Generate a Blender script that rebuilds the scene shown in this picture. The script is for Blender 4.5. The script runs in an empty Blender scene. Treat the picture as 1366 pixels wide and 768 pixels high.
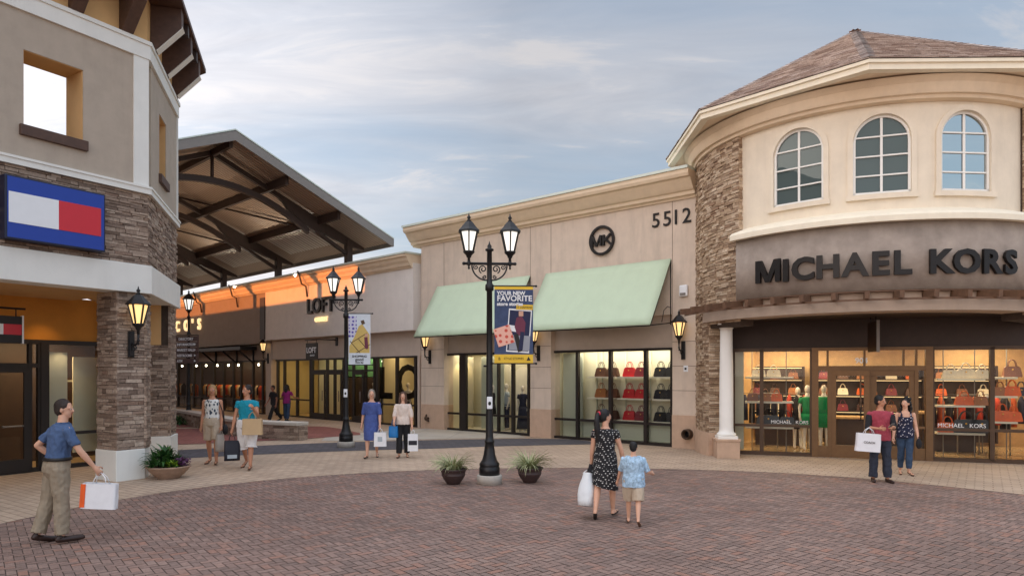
import bpy, bmesh, math, random
from mathutils import Vector, Matrix, Euler, noise
R = math.radians
sc = bpy.context.scene
col = sc.collection
random.seed(7)

# ------------------------------------------------------------------ survey helpers
FPX, HZ, CX, CH = 920.0, 498.0, 683.0, 2.2      # focal length and horizon measured on the photo, eye height

class Frame:
    """A facade's own axes: x along it to the right, y into the building, z up."""
    def __init__(s, ox, oy, dx, dy):
        l = math.hypot(dx, dy); s.o = Vector((ox, oy, 0)); s.x = Vector((dx/l, dy/l, 0)); s.y = Vector((-dy/l, dx/l, 0))
        s.rz = math.atan2(dy, dx)
    def w(s, a, b, z=0.0): return s.o + s.x*a + s.y*b + Vector((0, 0, z))
    def t(s, px, off=0.0):
        u = (px-CX)/FPX; p = s.o + s.y*off
        return (u*p.y - p.x)/(s.x.x - u*s.x.y)
    def z(s, px, py, off=0.0):
        Y = s.w(s.t(px, off), off).y
        return CH + (HZ-py)*Y/FPX

# ------------------------------------------------------------------ mesh builder
class MB:
    def __init__(s): s.v=[]; s.f=[]; s.m=[]; s.s=[]; s.M=Matrix.Identity(4)
    def add(s, vs, fs, m=0, smooth=False):
        b=len(s.v); M=s.M
        s.v.extend([M@Vector(p) for p in vs])
        for f in fs: s.f.append([i+b for i in f]); s.m.append(m); s.s.append(smooth)
    def box(s, x0,x1,y0,y1,z0,z1, m=0):
        vs=[(x0,y0,z0),(x1,y0,z0),(x1,y1,z0),(x0,y1,z0),(x0,y0,z1),(x1,y0,z1),(x1,y1,z1),(x0,y1,z1)]
        s.add(vs,[(0,3,2,1),(4,5,6,7),(0,1,5,4),(1,2,6,5),(2,3,7,6),(3,0,4,7)],m)
    def obox(s, c, sx,sy,sz, rot=(0,0,0), m=0):
        E=Euler(rot).to_matrix(); c=Vector(c); vs=[]
        for dz in(-.5,.5):
            for dx,dy in((-.5,-.5),(.5,-.5),(.5,.5),(-.5,.5)): vs.append(c+E@Vector((dx*sx,dy*sy,dz*sz)))
        s.add(vs,[(0,3,2,1),(4,5,6,7),(0,1,5,4),(1,2,6,5),(2,3,7,6),(3,0,4,7)],m)
    def quad(s,a,b,c,d,m=0): s.add([a,b,c,d],[(0,1,2,3)],m)
    def prism(s, poly, z0, z1, m=0):
        n=len(poly); vs=[(p[0],p[1],z0) for p in poly]+[(p[0],p[1],z1) for p in poly]
        fs=[tuple(range(n-1,-1,-1)),tuple(range(n,2*n))]+[(i,(i+1)%n,n+(i+1)%n,n+i) for i in range(n)]
        s.add(vs,fs,m)
    def xprism(s, poly, x0, x1, m=0):           # polygon in (y,z) swept along x
        n=len(poly); vs=[(x0,p[0],p[1]) for p in poly]+[(x1,p[0],p[1]) for p in poly]
        fs=[tuple(range(n)),tuple(range(2*n-1,n-1,-1))]+[(i,n+i,n+(i+1)%n,(i+1)%n) for i in range(n)]
        s.add(vs,fs,m)
    def yprism(s, poly, y0, y1, m=0):           # polygon in (x,z) swept along y
        n=len(poly); vs=[(p[0],y0,p[1]) for p in poly]+[(p[0],y1,p[1]) for p in poly]
        fs=[tuple(range(n)),tuple(range(2*n-1,n-1,-1))]+[(i,n+i,n+(i+1)%n,(i+1)%n) for i in range(n)]
        s.add(vs,fs,m)
    def beam(s, a, b, w, h, m=0):               # rectangular bar between two points, h measured upward
        a=Vector(a); b=Vector(b); d=(b-a); L=d.length; d.normalize()
        sd=d.cross(Vector((0,0,1)))
        if sd.length<1e-4: sd=Vector((1,0,0))
        sd.normalize(); up=sd.cross(d); vs=[]
        for p in(a,b):
            for i,j in((-.5,-.5),(.5,-.5),(.5,.5),(-.5,.5)): vs.append(p+sd*w*i+up*h*j)
        s.add(vs,[(0,1,2,3),(7,6,5,4),(0,4,5,1),(1,5,6,2),(2,6,7,3),(3,7,4,0)],m)
    def tube(s, pts, r, n=8, m=0, smooth=True):
        pts=[Vector(p) for p in pts]; k=len(pts)
        rs=r if isinstance(r,(list,tuple)) else [r]*k
        vs=[]; ref=None
        for i,p in enumerate(pts):
            d=(pts[min(i+1,k-1)]-pts[max(i-1,0)]).normalized()
            if ref is None:
                ref=Vector((0,0,1)) if abs(d.z)<.9 else Vector((1,0,0))
            a=ref-d*ref.dot(d)
            if a.length<1e-5: a=d.orthogonal()
            a.normalize(); b=d.cross(a); ref=a
            for j in range(n):
                t=2*math.pi*j/n; vs.append(p+(a*math.cos(t)+b*math.sin(t))*rs[i])
        fs=[(i*n+j,i*n+(j+1)%n,(i+1)*n+(j+1)%n,(i+1)*n+j) for i in range(k-1) for j in range(n)]
        fs+=[tuple(range(n-1,-1,-1)),tuple(range((k-1)*n,k*n))]
        s.add(vs,fs,m,smooth)
    def lathe(s, prof, c=(0,0,0), n=24, m=0, smooth=True):
        vs=[]; k=len(prof)
        for r,z in prof:
            for j in range(n):
                t=2*math.pi*j/n; vs.append((c[0]+r*math.cos(t),c[1]+r*math.sin(t),c[2]+z))
        fs=[(i*n+j,i*n+(j+1)%n,(i+1)*n+(j+1)%n,(i+1)*n+j) for i in range(k-1) for j in range(n)]
        fs+=[tuple(range(n-1,-1,-1)),tuple(range((k-1)*n,k*n))]
        s.add(vs,fs,m,smooth)
    def arc(s, prof, a0, a1, n=48, m=0, smooth=False):   # closed (r,z) profile swept round the z axis, degrees
        k=len(prof); vs=[]
        for i in range(n+1):
            t=R(a0+(a1-a0)*i/n)
            for r,z in prof: vs.append((r*math.cos(t),r*math.sin(t),z))
        fs=[(i*k+j,(i+1)*k+j,(i+1)*k+(j+1)%k,i*k+(j+1)%k) for i in range(n) for j in range(k)]
        s.add(vs,fs,m,smooth)
        s.add([vs[i] for i in range(k)]+[vs[n*k+i] for i in range(k)],[tuple(range(k)),tuple(range(2*k-1,k-1,-1))],m)
    def ell(s, c, r, rot=(0,0,0), n=14, k=9, m=0, smooth=True):
        E=Euler(rot).to_matrix() if not isinstance(rot,Matrix) else rot
        c=Vector(c); vs=[c+E@Vector((0,0,-r[2]))]
        for i in range(1,k):
            p=-math.pi/2+math.pi*i/k
            for j in range(n):
                t=2*math.pi*j/n; vs.append(c+E@Vector((r[0]*math.cos(p)*math.cos(t),r[1]*math.cos(p)*math.sin(t),r[2]*math.sin(p))))
        vs.append(c+E@Vector((0,0,r[2]))); L=len(vs)-1
        fs=[(0,1+(j+1)%n,1+j) for j in range(n)]
        fs+=[(1+i*n+j,1+i*n+(j+1)%n,1+(i+1)*n+(j+1)%n,1+(i+1)*n+j) for i in range(k-2) for j in range(n)]
        fs+=[(L,1+(k-2)*n+j,1+(k-2)*n+(j+1)%n) for j in range(n)]
        s.add(vs,fs,m,smooth)
    def loft(s, rings, n=20, m=0, smooth=True):           # rings: (centre, rx, ry) horizontal ellipses
        vs=[]; k=len(rings)
        for c,rx,ry in rings:
            for j in range(n):
                t=2*math.pi*j/n; vs.append((c[0]+rx*math.cos(t),c[1]+ry*math.sin(t),c[2]))
        fs=[(i*n+j,i*n+(j+1)%n,(i+1)*n+(j+1)%n,(i+1)*n+j) for i in range(k-1) for j in range(n)]
        fs+=[tuple(range(n-1,-1,-1)),tuple(range((k-1)*n,k*n))]
        s.add(vs,fs,m,smooth)
    def cone(s, a, ra, b, rb, n=12, balls=True):
        s.tube([a,b],[ra,rb],n)
        if balls: s.ell(a,(ra,)*3,n=10,k=7); s.ell(b,(rb,)*3,n=10,k=7)
    def mesh(s, name, mats):
        me=bpy.data.meshes.new(name); me.from_pydata(s.v,[],s.f)
        for m in (mats if isinstance(mats,(list,tuple)) else [mats]): me.materials.append(m)
        me.polygons.foreach_set('material_index',s.m); me.polygons.foreach_set('use_smooth',s.s)
        me.update(); return me
    def build(s, name, mats, parent=None, label=None, bevel=0):
        o=bpy.data.objects.new(name,s.mesh(name,mats)); col.objects.link(o)
        if parent: o.parent=parent
        if label: o['label']=label
        if bevel:
            b=o.modifiers.new('edge','BEVEL'); b.width=bevel; b.segments=2; b.limit_method='ANGLE'
        return o

def tag(o,label=None,cat=None,group=None,kind=None):
    if label: o['label']=label
    if cat: o['category']=cat
    if group: o['group']=group
    if kind: o['kind']=kind
    return o
def thing(name,label,cat,loc=(0,0,0),rz=0.0,group=None):
    o=bpy.data.objects.new(name,None); col.objects.link(o); o.empty_display_size=.1
    o.location=loc; o.rotation_euler=(0,0,rz); return tag(o,label,cat,group)
def kids(o): return [c for c in bpy.data.objects if c.parent is o]
def copy_tree(o,parent=None,**kw):
    c=o.copy(); col.objects.link(c); c.parent=parent
    for k in kids(o): copy_tree(k,c)
    for k,v in kw.items():
        if k=='loc': c.location=v
        elif k=='rz': c.rotation_euler=(0,0,v)
        else: c[k]=v
    return c
_tc={}
def text(body,size,ext=0.0,off=0.0,align='CENTER',shear=0.0,spacing=1.0):
    key=(body,size,ext,off,align,shear,spacing)
    if key in _tc: return _tc[key]
    cu=bpy.data.curves.new('txt','FONT'); cu.body=body; cu.size=size; cu.extrude=ext; cu.offset=off; cu.align_x=align
    cu.shear=shear; cu.space_character=spacing; cu.resolution_u=3
    o=bpy.data.objects.new('txt',cu); col.objects.link(o)
    dg=bpy.context.evaluated_depsgraph_get(); me=bpy.data.meshes.new_from_object(o.evaluated_get(dg))
    r=([v.co.copy() for v in me.vertices],[tuple(p.vertices) for p in me.polygons])
    bpy.data.objects.remove(o); bpy.data.curves.remove(cu); bpy.data.meshes.remove(me)
    _tc[key]=r; return r
def addtext(mb,M,body,size,m=0,**kw):               # M maps text x,y,z(out) into the builder's space
    vs,fs=text(body,size,**kw); mb.add([M@v for v in vs],fs,m)
FACE=Matrix(((1,0,0,0),(0,0,-1,0),(0,1,0,0),(0,0,0,1)))   # text lying in the x-z plane, facing -y
def remesh(mb,name,mats,parent,voxel,smooth=3,wrinkle=0.0,wscale=14.0,label=None,cut=None):
    me=mb.mesh(name,mats); o=bpy.data.objects.new(name,me); col.objects.link(o)
    m=o.modifiers.new('r','REMESH'); m.mode='VOXEL'; m.voxel_size=voxel; m.use_smooth_shade=True
    if smooth:
        q=o.modifiers.new('s','SMOOTH'); q.factor=.5; q.iterations=smooth
    dg=bpy.context.evaluated_depsgraph_get(); nm=bpy.data.meshes.new_from_object(o.evaluated_get(dg))
    o.modifiers.clear(); o.data=nm; bpy.data.meshes.remove(me); nm.name=name
    if wrinkle:
        ns=[v.normal.copy() for v in nm.vertices]
        for v,nn in zip(nm.vertices,ns):
            c=v.co
            k=noise.noise(Vector((c.x*wscale,c.y*wscale,c.z*wscale*.45)))+.6*noise.noise(Vector((c.x*wscale*2.1+5,c.y*wscale*2.1,c.z*wscale*1.3)))
            v.co=c+nn*(k*wrinkle)
    nm.polygons.foreach_set('use_smooth',[True]*len(nm.polygons))
    if not nm.materials: nm.materials.append(mats if not isinstance(mats,list) else mats[0])
    if parent: o.parent=parent
    if label: o['label']=label
    return o

# ------------------------------------------------------------------ materials
def srgb(r,g,b):
    f=lambda c:(c/255/12.92) if c<=10 else ((c/255+.055)/1.055)**2.4
    return (f(r),f(g),f(b),1)
def nodes(name):
    m=bpy.data.materials.new(name); m.use_nodes=True; nt=m.node_tree; b=nt.nodes['Principled BSDF']
    return m,nt,b
def N(nt,t,**kw):
    n=nt.nodes.new(t)
    for k,v in kw.items():
        if k in n.inputs: n.inputs[k].default_value=v
        else: setattr(n,k,v)
    return n
def coords(nt,scale=(1,1,1),rot=(0,0,0)):
    tc=N(nt,'ShaderNodeTexCoord'); mp=N(nt,'ShaderNodeMapping'); mp.inputs['Scale'].default_value=scale; mp.inputs['Rotation'].default_value=rot
    nt.links.new(tc.outputs['Object'],mp.inputs[0]); return mp.outputs[0]
def ramp(nt,fac,stops,interp='LINEAR'):
    r=N(nt,'ShaderNodeValToRGB'); cr=r.color_ramp; cr.interpolation=interp
    while len(cr.elements)<len(stops): cr.elements.new(.5)
    for e,(p,c) in zip(cr.elements,stops): e.position=p; e.color=c
    nt.links.new(fac,r.inputs[0]); return r.outputs[0]
def shade(c,k): return (min(c[0]*k,1),min(c[1]*k,1),min(c[2]*k,1),1)
def bump(nt,b,h,strength=.3,dist=.02):
    bp=N(nt,'ShaderNodeBump'); bp.inputs['Strength'].default_value=strength; bp.inputs['Distance'].default_value=dist
    nt.links.new(h,bp.inputs['Height']); nt.links.new(bp.outputs[0],b.inputs['Normal'])
def plain(name,c,rough=.6,metal=0,var=.12,scale=6,bscale=60,bstr=.12,spec=.5,stain=0):
    m,nt,b=nodes(name); co=coords(nt)
    n1=N(nt,'ShaderNodeTexNoise',Scale=scale,Detail=6.0,Roughness=.6); nt.links.new(co,n1.inputs['Vector'])
    o=ramp(nt,n1.outputs[0],[(.3,shade(c,1-var)),(.7,shade(c,1+var))])
    if stain:
        co2=coords(nt,(1.3,1.3,.18)); n3=N(nt,'ShaderNodeTexNoise',Scale=2.2,Detail=5.0,Roughness=.65); nt.links.new(co2,n3.inputs['Vector'])
        f=ramp(nt,n3.outputs[0],[(.48,(0,0,0,1)),(.75,(stain,stain,stain,1))])
        mx=N(nt,'ShaderNodeMix',data_type='RGBA'); nt.links.new(f,mx.inputs[0]); nt.links.new(o,mx.inputs[6]); mx.inputs[7].default_value=shade(c,.55); o=mx.outputs[2]
    nt.links.new(o,b.inputs['Base Color']); b.inputs['Roughness'].default_value=rough; b.inputs['Metallic'].default_value=metal
    b.inputs['Specular IOR Level'].default_value=spec
    if bstr:
        n2=N(nt,'ShaderNodeTexNoise',Scale=bscale,Detail=4.0); nt.links.new(co,n2.inputs['Vector']); bump(nt,b,n2.outputs[0],bstr,.01)
    return m
def island(name,stops,rough=.85,nvar=.25,nscale=25,bstr=.5,bscale=40,spec=.3,big=0):
    m,nt,b=nodes(name); g=N(nt,'ShaderNodeNewGeometry'); base=ramp(nt,g.outputs['Random Per Island'],stops)
    co=coords(nt); n1=N(nt,'ShaderNodeTexNoise',Scale=nscale,Detail=5.0); nt.links.new(co,n1.inputs['Vector'])
    f=ramp(nt,n1.outputs[0],[(.3,(1-nvar,)*3+(1,)),(.7,(1+nvar*.6,)*3+(1,))])
    mx=N(nt,'ShaderNodeMix',data_type='RGBA',blend_type='MULTIPLY'); mx.inputs[0].default_value=1
    nt.links.new(base,mx.inputs[6]); nt.links.new(f,mx.inputs[7]); o=mx.outputs[2]
    if big:
        n4=N(nt,'ShaderNodeTexNoise',Scale=.45,Detail=5.0,Roughness=.6); nt.links.new(co,n4.inputs['Vector'])
        f2=ramp(nt,n4.outputs[0],[(.35,(1-big,)*3+(1,)),(.65,(1+big,)*3+(1,))])
        m2=N(nt,'ShaderNodeMix',data_type='RGBA',blend_type='MULTIPLY'); m2.inputs[0].default_value=1
        nt.links.new(o,m2.inputs[6]); nt.links.new(f2,m2.inputs[7]); o=m2.outputs[2]
    nt.links.new(o,b.inputs['Base Color']); b.inputs['Roughness'].default_value=rough; b.inputs['Specular IOR Level'].default_value=spec
    n2=N(nt,'ShaderNodeTexNoise',Scale=bscale,Detail=5.0); nt.links.new(co,n2.inputs['Vector']); bump(nt,b,n2.outputs[0],bstr,.012)
    return m
def emit(name,c,s):
    m,nt,b=nodes(name); b.inputs['Base Color'].default_value=shade(c,.8); b.inputs['Emission Color'].default_value=c; b.inputs['Emission Strength'].default_value=s
    return m
def glassm(name,tint=(.92,.95,.94,1),ior=1.5,rough=0.0,refl=1.0):
    m=bpy.data.materials.new(name); m.use_nodes=True; nt=m.node_tree; nt.nodes.clear()
    out=N(nt,'ShaderNodeOutputMaterial'); tr=N(nt,'ShaderNodeBsdfTransparent'); tr.inputs[0].default_value=tint
    gl=N(nt,'ShaderNodeBsdfGlossy'); gl.inputs['Roughness'].default_value=rough; gl.inputs['Color'].default_value=(*refl,1) if isinstance(refl,tuple) else (refl,refl,refl,1)
    fr=N(nt,'ShaderNodeFresnel'); fr.inputs[0].default_value=ior
    mx=N(nt,'ShaderNodeMixShader'); nt.links.new(fr.outputs[0],mx.inputs[0]); nt.links.new(tr.outputs[0],mx.inputs[1]); nt.links.new(gl.outputs[0],mx.inputs[2])
    nt.links.new(mx.outputs[0],out.inputs[0]); return m
def pavers(name,c1,c2,mortar,bw,bh,rot=0,gap=.012,big=.14,offset=.5):
    m,nt,b=nodes(name); co=coords(nt,rot=(0,0,rot))
    br=N(nt,'ShaderNodeTexBrick'); br.inputs['Color1'].default_value=c1; br.inputs['Color2'].default_value=c2; br.inputs['Mortar'].default_value=mortar
    br.inputs['Scale'].default_value=1; br.inputs['Mortar Size'].default_value=gap; br.inputs['Brick Width'].default_value=bw; br.inputs['Row Height'].default_value=bh; br.offset=offset
    nt.links.new(co,br.inputs['Vector'])
    n4=N(nt,'ShaderNodeTexNoise',Scale=.5,Detail=6.0,Roughness=.65); nt.links.new(co,n4.inputs['Vector'])
    f2=ramp(nt,n4.outputs[0],[(.33,(1-big,)*3+(1,)),(.67,(1+big,)*3+(1,))])
    m2=N(nt,'ShaderNodeMix',data_type='RGBA',blend_type='MULTIPLY'); m2.inputs[0].default_value=1
    nt.links.new(br.outputs[0],m2.inputs[6]); nt.links.new(f2,m2.inputs[7]); nt.links.new(m2.outputs[2],b.inputs['Base Color'])
    b.inputs['Roughness'].default_value=.8; b.inputs['Specular IOR Level'].default_value=.3
    n2=N(nt,'ShaderNodeTexNoise',Scale=70.0,Detail=4.0); nt.links.new(co,n2.inputs['Vector']); bump(nt,b,n2.outputs[0],.25,.006)
    return m
def spots(name,base,spot,scale,thr=.22,squash=(1,1,1),rot=(0,0,0),rnd=.25):
    m,nt,b=nodes(name); co=coords(nt,squash,rot)
    vo=N(nt,'ShaderNodeTexVoronoi',Scale=scale,Randomness=rnd); nt.links.new(co,vo.inputs['Vector'])
    o=ramp(nt,vo.outputs['Distance'],[(thr,spot),(thr+.06,base)]); nt.links.new(o,b.inputs['Base Color']); b.inputs['Roughness'].default_value=.85
    return m

M={}
M['taupe']=plain('taupe stucco',srgb(180,166,150),.9,var=.07,scale=3,bscale=160,bstr=.35,stain=.18)
M['beige']=plain('pink beige stucco',srgb(214,196,178),.9,var=.07,scale=2.4,bscale=110,bstr=.45,stain=.42)
M['beige_low']=plain('tan base block',srgb(196,166,142),.9,var=.08,scale=4,bscale=160,bstr=.3,stain=.2)
M['cornice']=plain('cream cornice',srgb(228,206,178),.85,var=.05,scale=3,bscale=120,bstr=.15,stain=.15)
M['cream']=plain('cream drum stucco',srgb(233,220,199),.9,var=.06,scale=2.5,bscale=130,bstr=.4,stain=.2)
M['ivory']=plain('ivory ledge',srgb(240,230,208),.8,var=.04,scale=4,bscale=120,bstr=.1,stain=.12)
M['signband']=plain('mottled grey brown stucco',srgb(160,147,136),.9,var=.2,scale=2.6,bscale=150,bstr=.3)
M['white']=plain('white painted trim',srgb(232,231,224),.7,var=.03,scale=3,bscale=100,bstr=.08,stain=.12)
M['whitecol']=plain('white column paint',srgb(240,238,232),.55,var=.02,scale=3,bstr=.03)
M['tan']=plain('ochre tan stucco',srgb(212,170,116),.9,var=.05,scale=3,bscale=150,bstr=.25)
M['ochre']=plain('deep ochre stucco',srgb(205,140,60),.9,var=.06,scale=3,bscale=150,bstr=.25)
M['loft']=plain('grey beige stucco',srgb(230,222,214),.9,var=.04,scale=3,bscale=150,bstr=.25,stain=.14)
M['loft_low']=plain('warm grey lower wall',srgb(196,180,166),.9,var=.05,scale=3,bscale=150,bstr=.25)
M['shadedwall']=plain('shaded brown taupe stucco',srgb(152,136,124),.9,var=.06,scale=3,bscale=150,bstr=.25)  # shade under the pavilion is put into this wall colour
M['brown']=plain('dark brown stained timber',srgb(84,60,48),.6,var=.2,scale=8,bscale=50,bstr=.15)
M['darkbrown']=plain('very dark brown panel',srgb(54,38,31),.6,var=.15,scale=6,bscale=60,bstr=.1)
M['rust']=plain('rust brown timber',srgb(104,76,56),.7,var=.25,scale=10,bscale=60,bstr=.2)
M['bronze']=plain('bronze window metal',srgb(76,58,44),.45,metal=.4,var=.1,scale=8,bstr=.03)
M['bronze_lt']=plain('light bronze door metal',srgb(112,84,56),.45,metal=.4,var=.1,scale=8,bstr=.03)
M['blackmetal']=plain('black painted metal',srgb(26,25,27),.42,metal=.2,var=.15,scale=12,bscale=80,bstr=.08)
M['blackfr']=plain('black window frame',srgb(34,27,24),.5,var=.1,scale=8,bstr=.03)
M['steel']=plain('brown painted steel',srgb(88,74,66),.55,metal=.2,var=.12,scale=6,bstr=.05)
M['steeldk']=plain('dark brown truss steel',srgb(62,47,40),.6,var=.12,scale=6,bstr=.05)
M['fascia']=plain('grey metal fascia',srgb(128,122,116),.5,var=.06,scale=5,bstr=.04)
M['coping']=plain('pale metal coping',srgb(205,215,205),.4,var=.04,scale=5,bstr=.02)
M['concrete']=plain('pale concrete',srgb(175,168,158),.9,var=.1,scale=10,bscale=80,bstr=.3,stain=.2)
M['slab']=plain('cast stone cap',srgb(198,190,178),.85,var=.08,scale=8,bscale=80,bstr=.2)
M['letters']=plain('dark bronze lettering',srgb(27,23,22),.45,metal=.3,var=.1,scale=8,bstr=.02)
M['awning']=plain('pale sage awning cloth',srgb(196,213,185),.9,var=.03,scale=2,bscale=300,bstr=.1,stain=.08)
M['urn']=plain('weathered terracotta stone',srgb(160,132,112),.85,var=.18,scale=9,bscale=60,bstr=.35,stain=.3)
M['darkpot']=plain('dark brown ceramic',srgb(62,46,44),.5,var=.15,scale=8,bscale=50,bstr=.08)
M['soil']=plain('potting soil',srgb(58,44,34),.95,var=.3,scale=30,bscale=60,bstr=.6)
M['shelf']=plain('white display shelf',srgb(240,232,212),.5,var=.02,bstr=0)
M['panel']=plain('cream display panel',srgb(226,218,190),.7,var=.03,scale=3,bstr=0)
M['panelgreen']=plain('pale green grey panel',srgb(196,200,180),.7,var=.03,scale=3,bstr=0)
M['wood']=plain('honey wood panel',srgb(190,152,104),.5,var=.14,scale=5,bscale=40,bstr=.05)
M['darkwood']=plain('dark shop joinery',srgb(58,40,30),.5,var=.15,scale=5,bstr=.05)
M['shopfloor']=plain('polished travertine',srgb(196,166,126),.15,var=.1,scale=4,bstr=0)
M['mannequin']=plain('glossy white mannequin',srgb(232,222,208),.3,var=.02,bstr=0)
M['blue']=plain('royal blue sign face',srgb(16,58,158),.35,var=.02,bstr=0)
M['signwhite']=plain('white sign face',srgb(236,238,240),.4,var=.02,bstr=0)
M['red']=plain('red sign face',srgb(206,34,50),.35,var=.02,bstr=0)
M['navyframe']=plain('dark navy sign case',srgb(16,22,52),.4,var=.05,bstr=0)
M['glass']=glassm('clear shop glass',ior=1.42,refl=.75)
M['upglass']=glassm('dark upper glass',tint=(.10,.14,.16,1),ior=2.2,refl=(.36,.42,.43))
def filmglass(name):
    m=bpy.data.materials.new(name); m.use_nodes=True; nt=m.node_tree; nt.nodes.clear()
    out=N(nt,'ShaderNodeOutputMaterial'); df=N(nt,'ShaderNodeBsdfDiffuse'); df.inputs[0].default_value=(.085,.115,.115,1)
    gl=N(nt,'ShaderNodeBsdfGlossy'); gl.inputs['Roughness'].default_value=.01; gl.inputs['Color'].default_value=(.40,.45,.45,1)
    co=coords(nt); ns=N(nt,'ShaderNodeTexNoise',Scale=1.6,Detail=2.0); nt.links.new(co,ns.inputs['Vector']); bp=N(nt,'ShaderNodeBump'); bp.inputs['Strength'].default_value=.05; bp.inputs['Distance'].default_value=.05; nt.links.new(ns.outputs[0],bp.inputs['Height']); nt.links.new(bp.outputs[0],gl.inputs['Normal'])
    fr=N(nt,'ShaderNodeFresnel'); fr.inputs[0].default_value=1.75
    mx=N(nt,'ShaderNodeMixShader'); nt.links.new(fr.outputs[0],mx.inputs[0]); nt.links.new(df.outputs[0],mx.inputs[1]); nt.links.new(gl.outputs[0],mx.inputs[2]); nt.links.new(mx.outputs[0],out.inputs[0]); return m
M['upglass']=filmglass('tinted upper window glass')
M['winframe']=plain('white window bars',srgb(238,236,230),.5,var=.02,bstr=0)
M['lampwhite']=emit('lamp glass white',(1,.95,.86,1),1.0)
M['lampwarm']=emit('lamp glass warm',(1,.66,.27,1),1.15)
M['warmglow']=emit('warm letter glow',(1,.72,.36,1),1.1)
M['bulb']=emit('spot bulb',(1,.84,.58,1),14)
M['ring']=plain('tan ring beam stucco',srgb(182,162,144),.9,var=.07,scale=3,bscale=120,bstr=.3,stain=.2)
M['ceil']=plain('shop ceiling',srgb(220,196,160),.8,var=.03,bstr=0)
M['stone_l']=island('grey brown ledgestone',[(0,srgb(116,98,86)),(.3,srgb(146,126,111)),(.6,srgb(164,144,128)),(.85,srgb(184,165,148)),(1,srgb(134,108,92))],big=.1)
M['stone_r']=island('tan ledgestone',[(0,srgb(134,110,90)),(.3,srgb(166,140,114)),(.6,srgb(188,164,138)),(.85,srgb(208,188,164)),(1,srgb(148,118,94))],big=.08)
M['backing']=plain('stone mortar backing',srgb(70,58,50),.95,var=.2,scale=10,bstr=.2)
M['shingle']=island('brown asphalt shingle',[(0,srgb(140,120,110)),(.35,srgb(174,156,145)),(.7,srgb(198,181,170)),(1,srgb(156,134,124))],bscale=120,nscale=60,nvar=.35)
M['brickpaver']=island('plaza brick paver',[(0,srgb(130,110,101)),(.25,srgb(137,114,104)),(.5,srgb(143,118,107)),(.75,srgb(149,126,115)),(.94,srgb(155,118,102)),(1,srgb(132,113,104))],rough=.75,nscale=18,nvar=.18,bstr=.3,bscale=60,big=.13)
M['mortar']=plain('sand joint',srgb(90,77,70),.95,var=.2,scale=8,bscale=80,bstr=.2)
M['walk']=pavers('tan walk paver',srgb(190,168,146),srgb(178,156,135),srgb(152,132,114),.30,.15,rot=.6)
M['walkbase']=pavers('plain concrete paver',srgb(190,162,132),srgb(178,150,122),srgb(140,116,96),.6,.6,rot=.2,offset=0)
M['darkpave']=pavers('charcoal paver band',srgb(92,90,94),srgb(80,78,84),srgb(62,60,64),.30,.15,rot=.6)
M['redpave']=pavers('red paver field',srgb(150,96,86),srgb(136,84,78),srgb(110,74,68),.30,.15,rot=.9)
M['greypave']=pavers('light grey concrete',srgb(186,178,166),srgb(178,170,158),srgb(150,144,136),1.5,1.5,rot=.1,offset=0)
# ------------------------------------------------------------------ camera, sky, sun
cam=bpy.data.cameras.new('camera'); camo=bpy.data.objects.new('camera',cam); col.objects.link(camo)
camo.location=(0,0,CH); camo.rotation_euler=(R(90),0,0); cam.sensor_width=36; cam.lens=36*FPX/1366; cam.shift_y=(HZ-384)/1366
cam.clip_end=3000; cam.clip_start=.05; sc.camera=camo
sc.view_settings.view_transform='Standard'; sc.view_settings.look='None'; sc.view_settings.exposure=0; sc.view_settings.gamma=1
sc.render.engine='CYCLES'; cy=sc.cycles; cy.use_denoising=True
try: cy.denoiser='OPENIMAGEDENOISE'
except Exception: pass
cy.max_bounces=7; cy.diffuse_bounces=3; cy.glossy_bounces=3; cy.transparent_max_bounces=10; cy.transmission_bounces=2
cy.sample_clamp_indirect=4.0; cy.caustics_reflective=False; cy.caustics_refractive=False

SUN_DIR=Vector((-.90,-.40,0)).normalized(); SUN_EL=R(5.0)
w=bpy.data.worlds.new('World'); sc.world=w; w.use_nodes=True; nt=w.node_tree; nt.nodes.clear()
out=N(nt,'ShaderNodeOutputWorld'); bg=N(nt,'ShaderNodeBackground'); nt.links.new(bg.outputs[0],out.inputs[0])
sky=N(nt,'ShaderNodeTexSky'); sky.sky_type='NISHITA'; sky.sun_disc=False; sky.sun_elevation=SUN_EL; sky.sun_rotation=math.atan2(SUN_DIR.x,SUN_DIR.y)
sky.air_density=1.2; sky.dust_density=2.0; sky.ozone_density=2.0
tc=N(nt,'ShaderNodeTexCoord'); sep=N(nt,'ShaderNodeSeparateXYZ'); nt.links.new(tc.outputs['Generated'],sep.inputs[0])
def mth(op,a,b=None,c=None):
    n=N(nt,'ShaderNodeMath',operation=op)
    for i,v in enumerate((a,b,c)):
        if v is None: continue
        if isinstance(v,(int,float)): n.inputs[i].default_value=v
        else: nt.links.new(v,n.inputs[i])
    return n.outputs[0]
X_,Y_,Z_=sep.outputs
zz=mth('ADD',mth('MAXIMUM',Z_,0.0),.16)
comb=N(nt,'ShaderNodeCombineXYZ'); nt.links.new(mth('DIVIDE',X_,zz),comb.inputs[0]); nt.links.new(mth('DIVIDE',Y_,zz),comb.inputs[1])
mp=N(nt,'ShaderNodeMapping'); mp.inputs['Rotation'].default_value=(0,0,R(24)); mp.inputs['Scale'].default_value=(.36,1.05,1); mp.inputs['Location'].default_value=(3.1,.4,0)
nt.links.new(comb.outputs[0],mp.inputs[0])
n1=N(nt,'ShaderNodeTexNoise',Scale=1.15,Detail=9.0,Roughness=.56,Distortion=.35); nt.links.new(mp.outputs[0],n1.inputs['Vector'])
n2=N(nt,'ShaderNodeTexNoise',Scale=.5,Detail=4.0,Roughness=.5); nt.links.new(mp.outputs[0],n2.inputs['Vector'])
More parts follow.
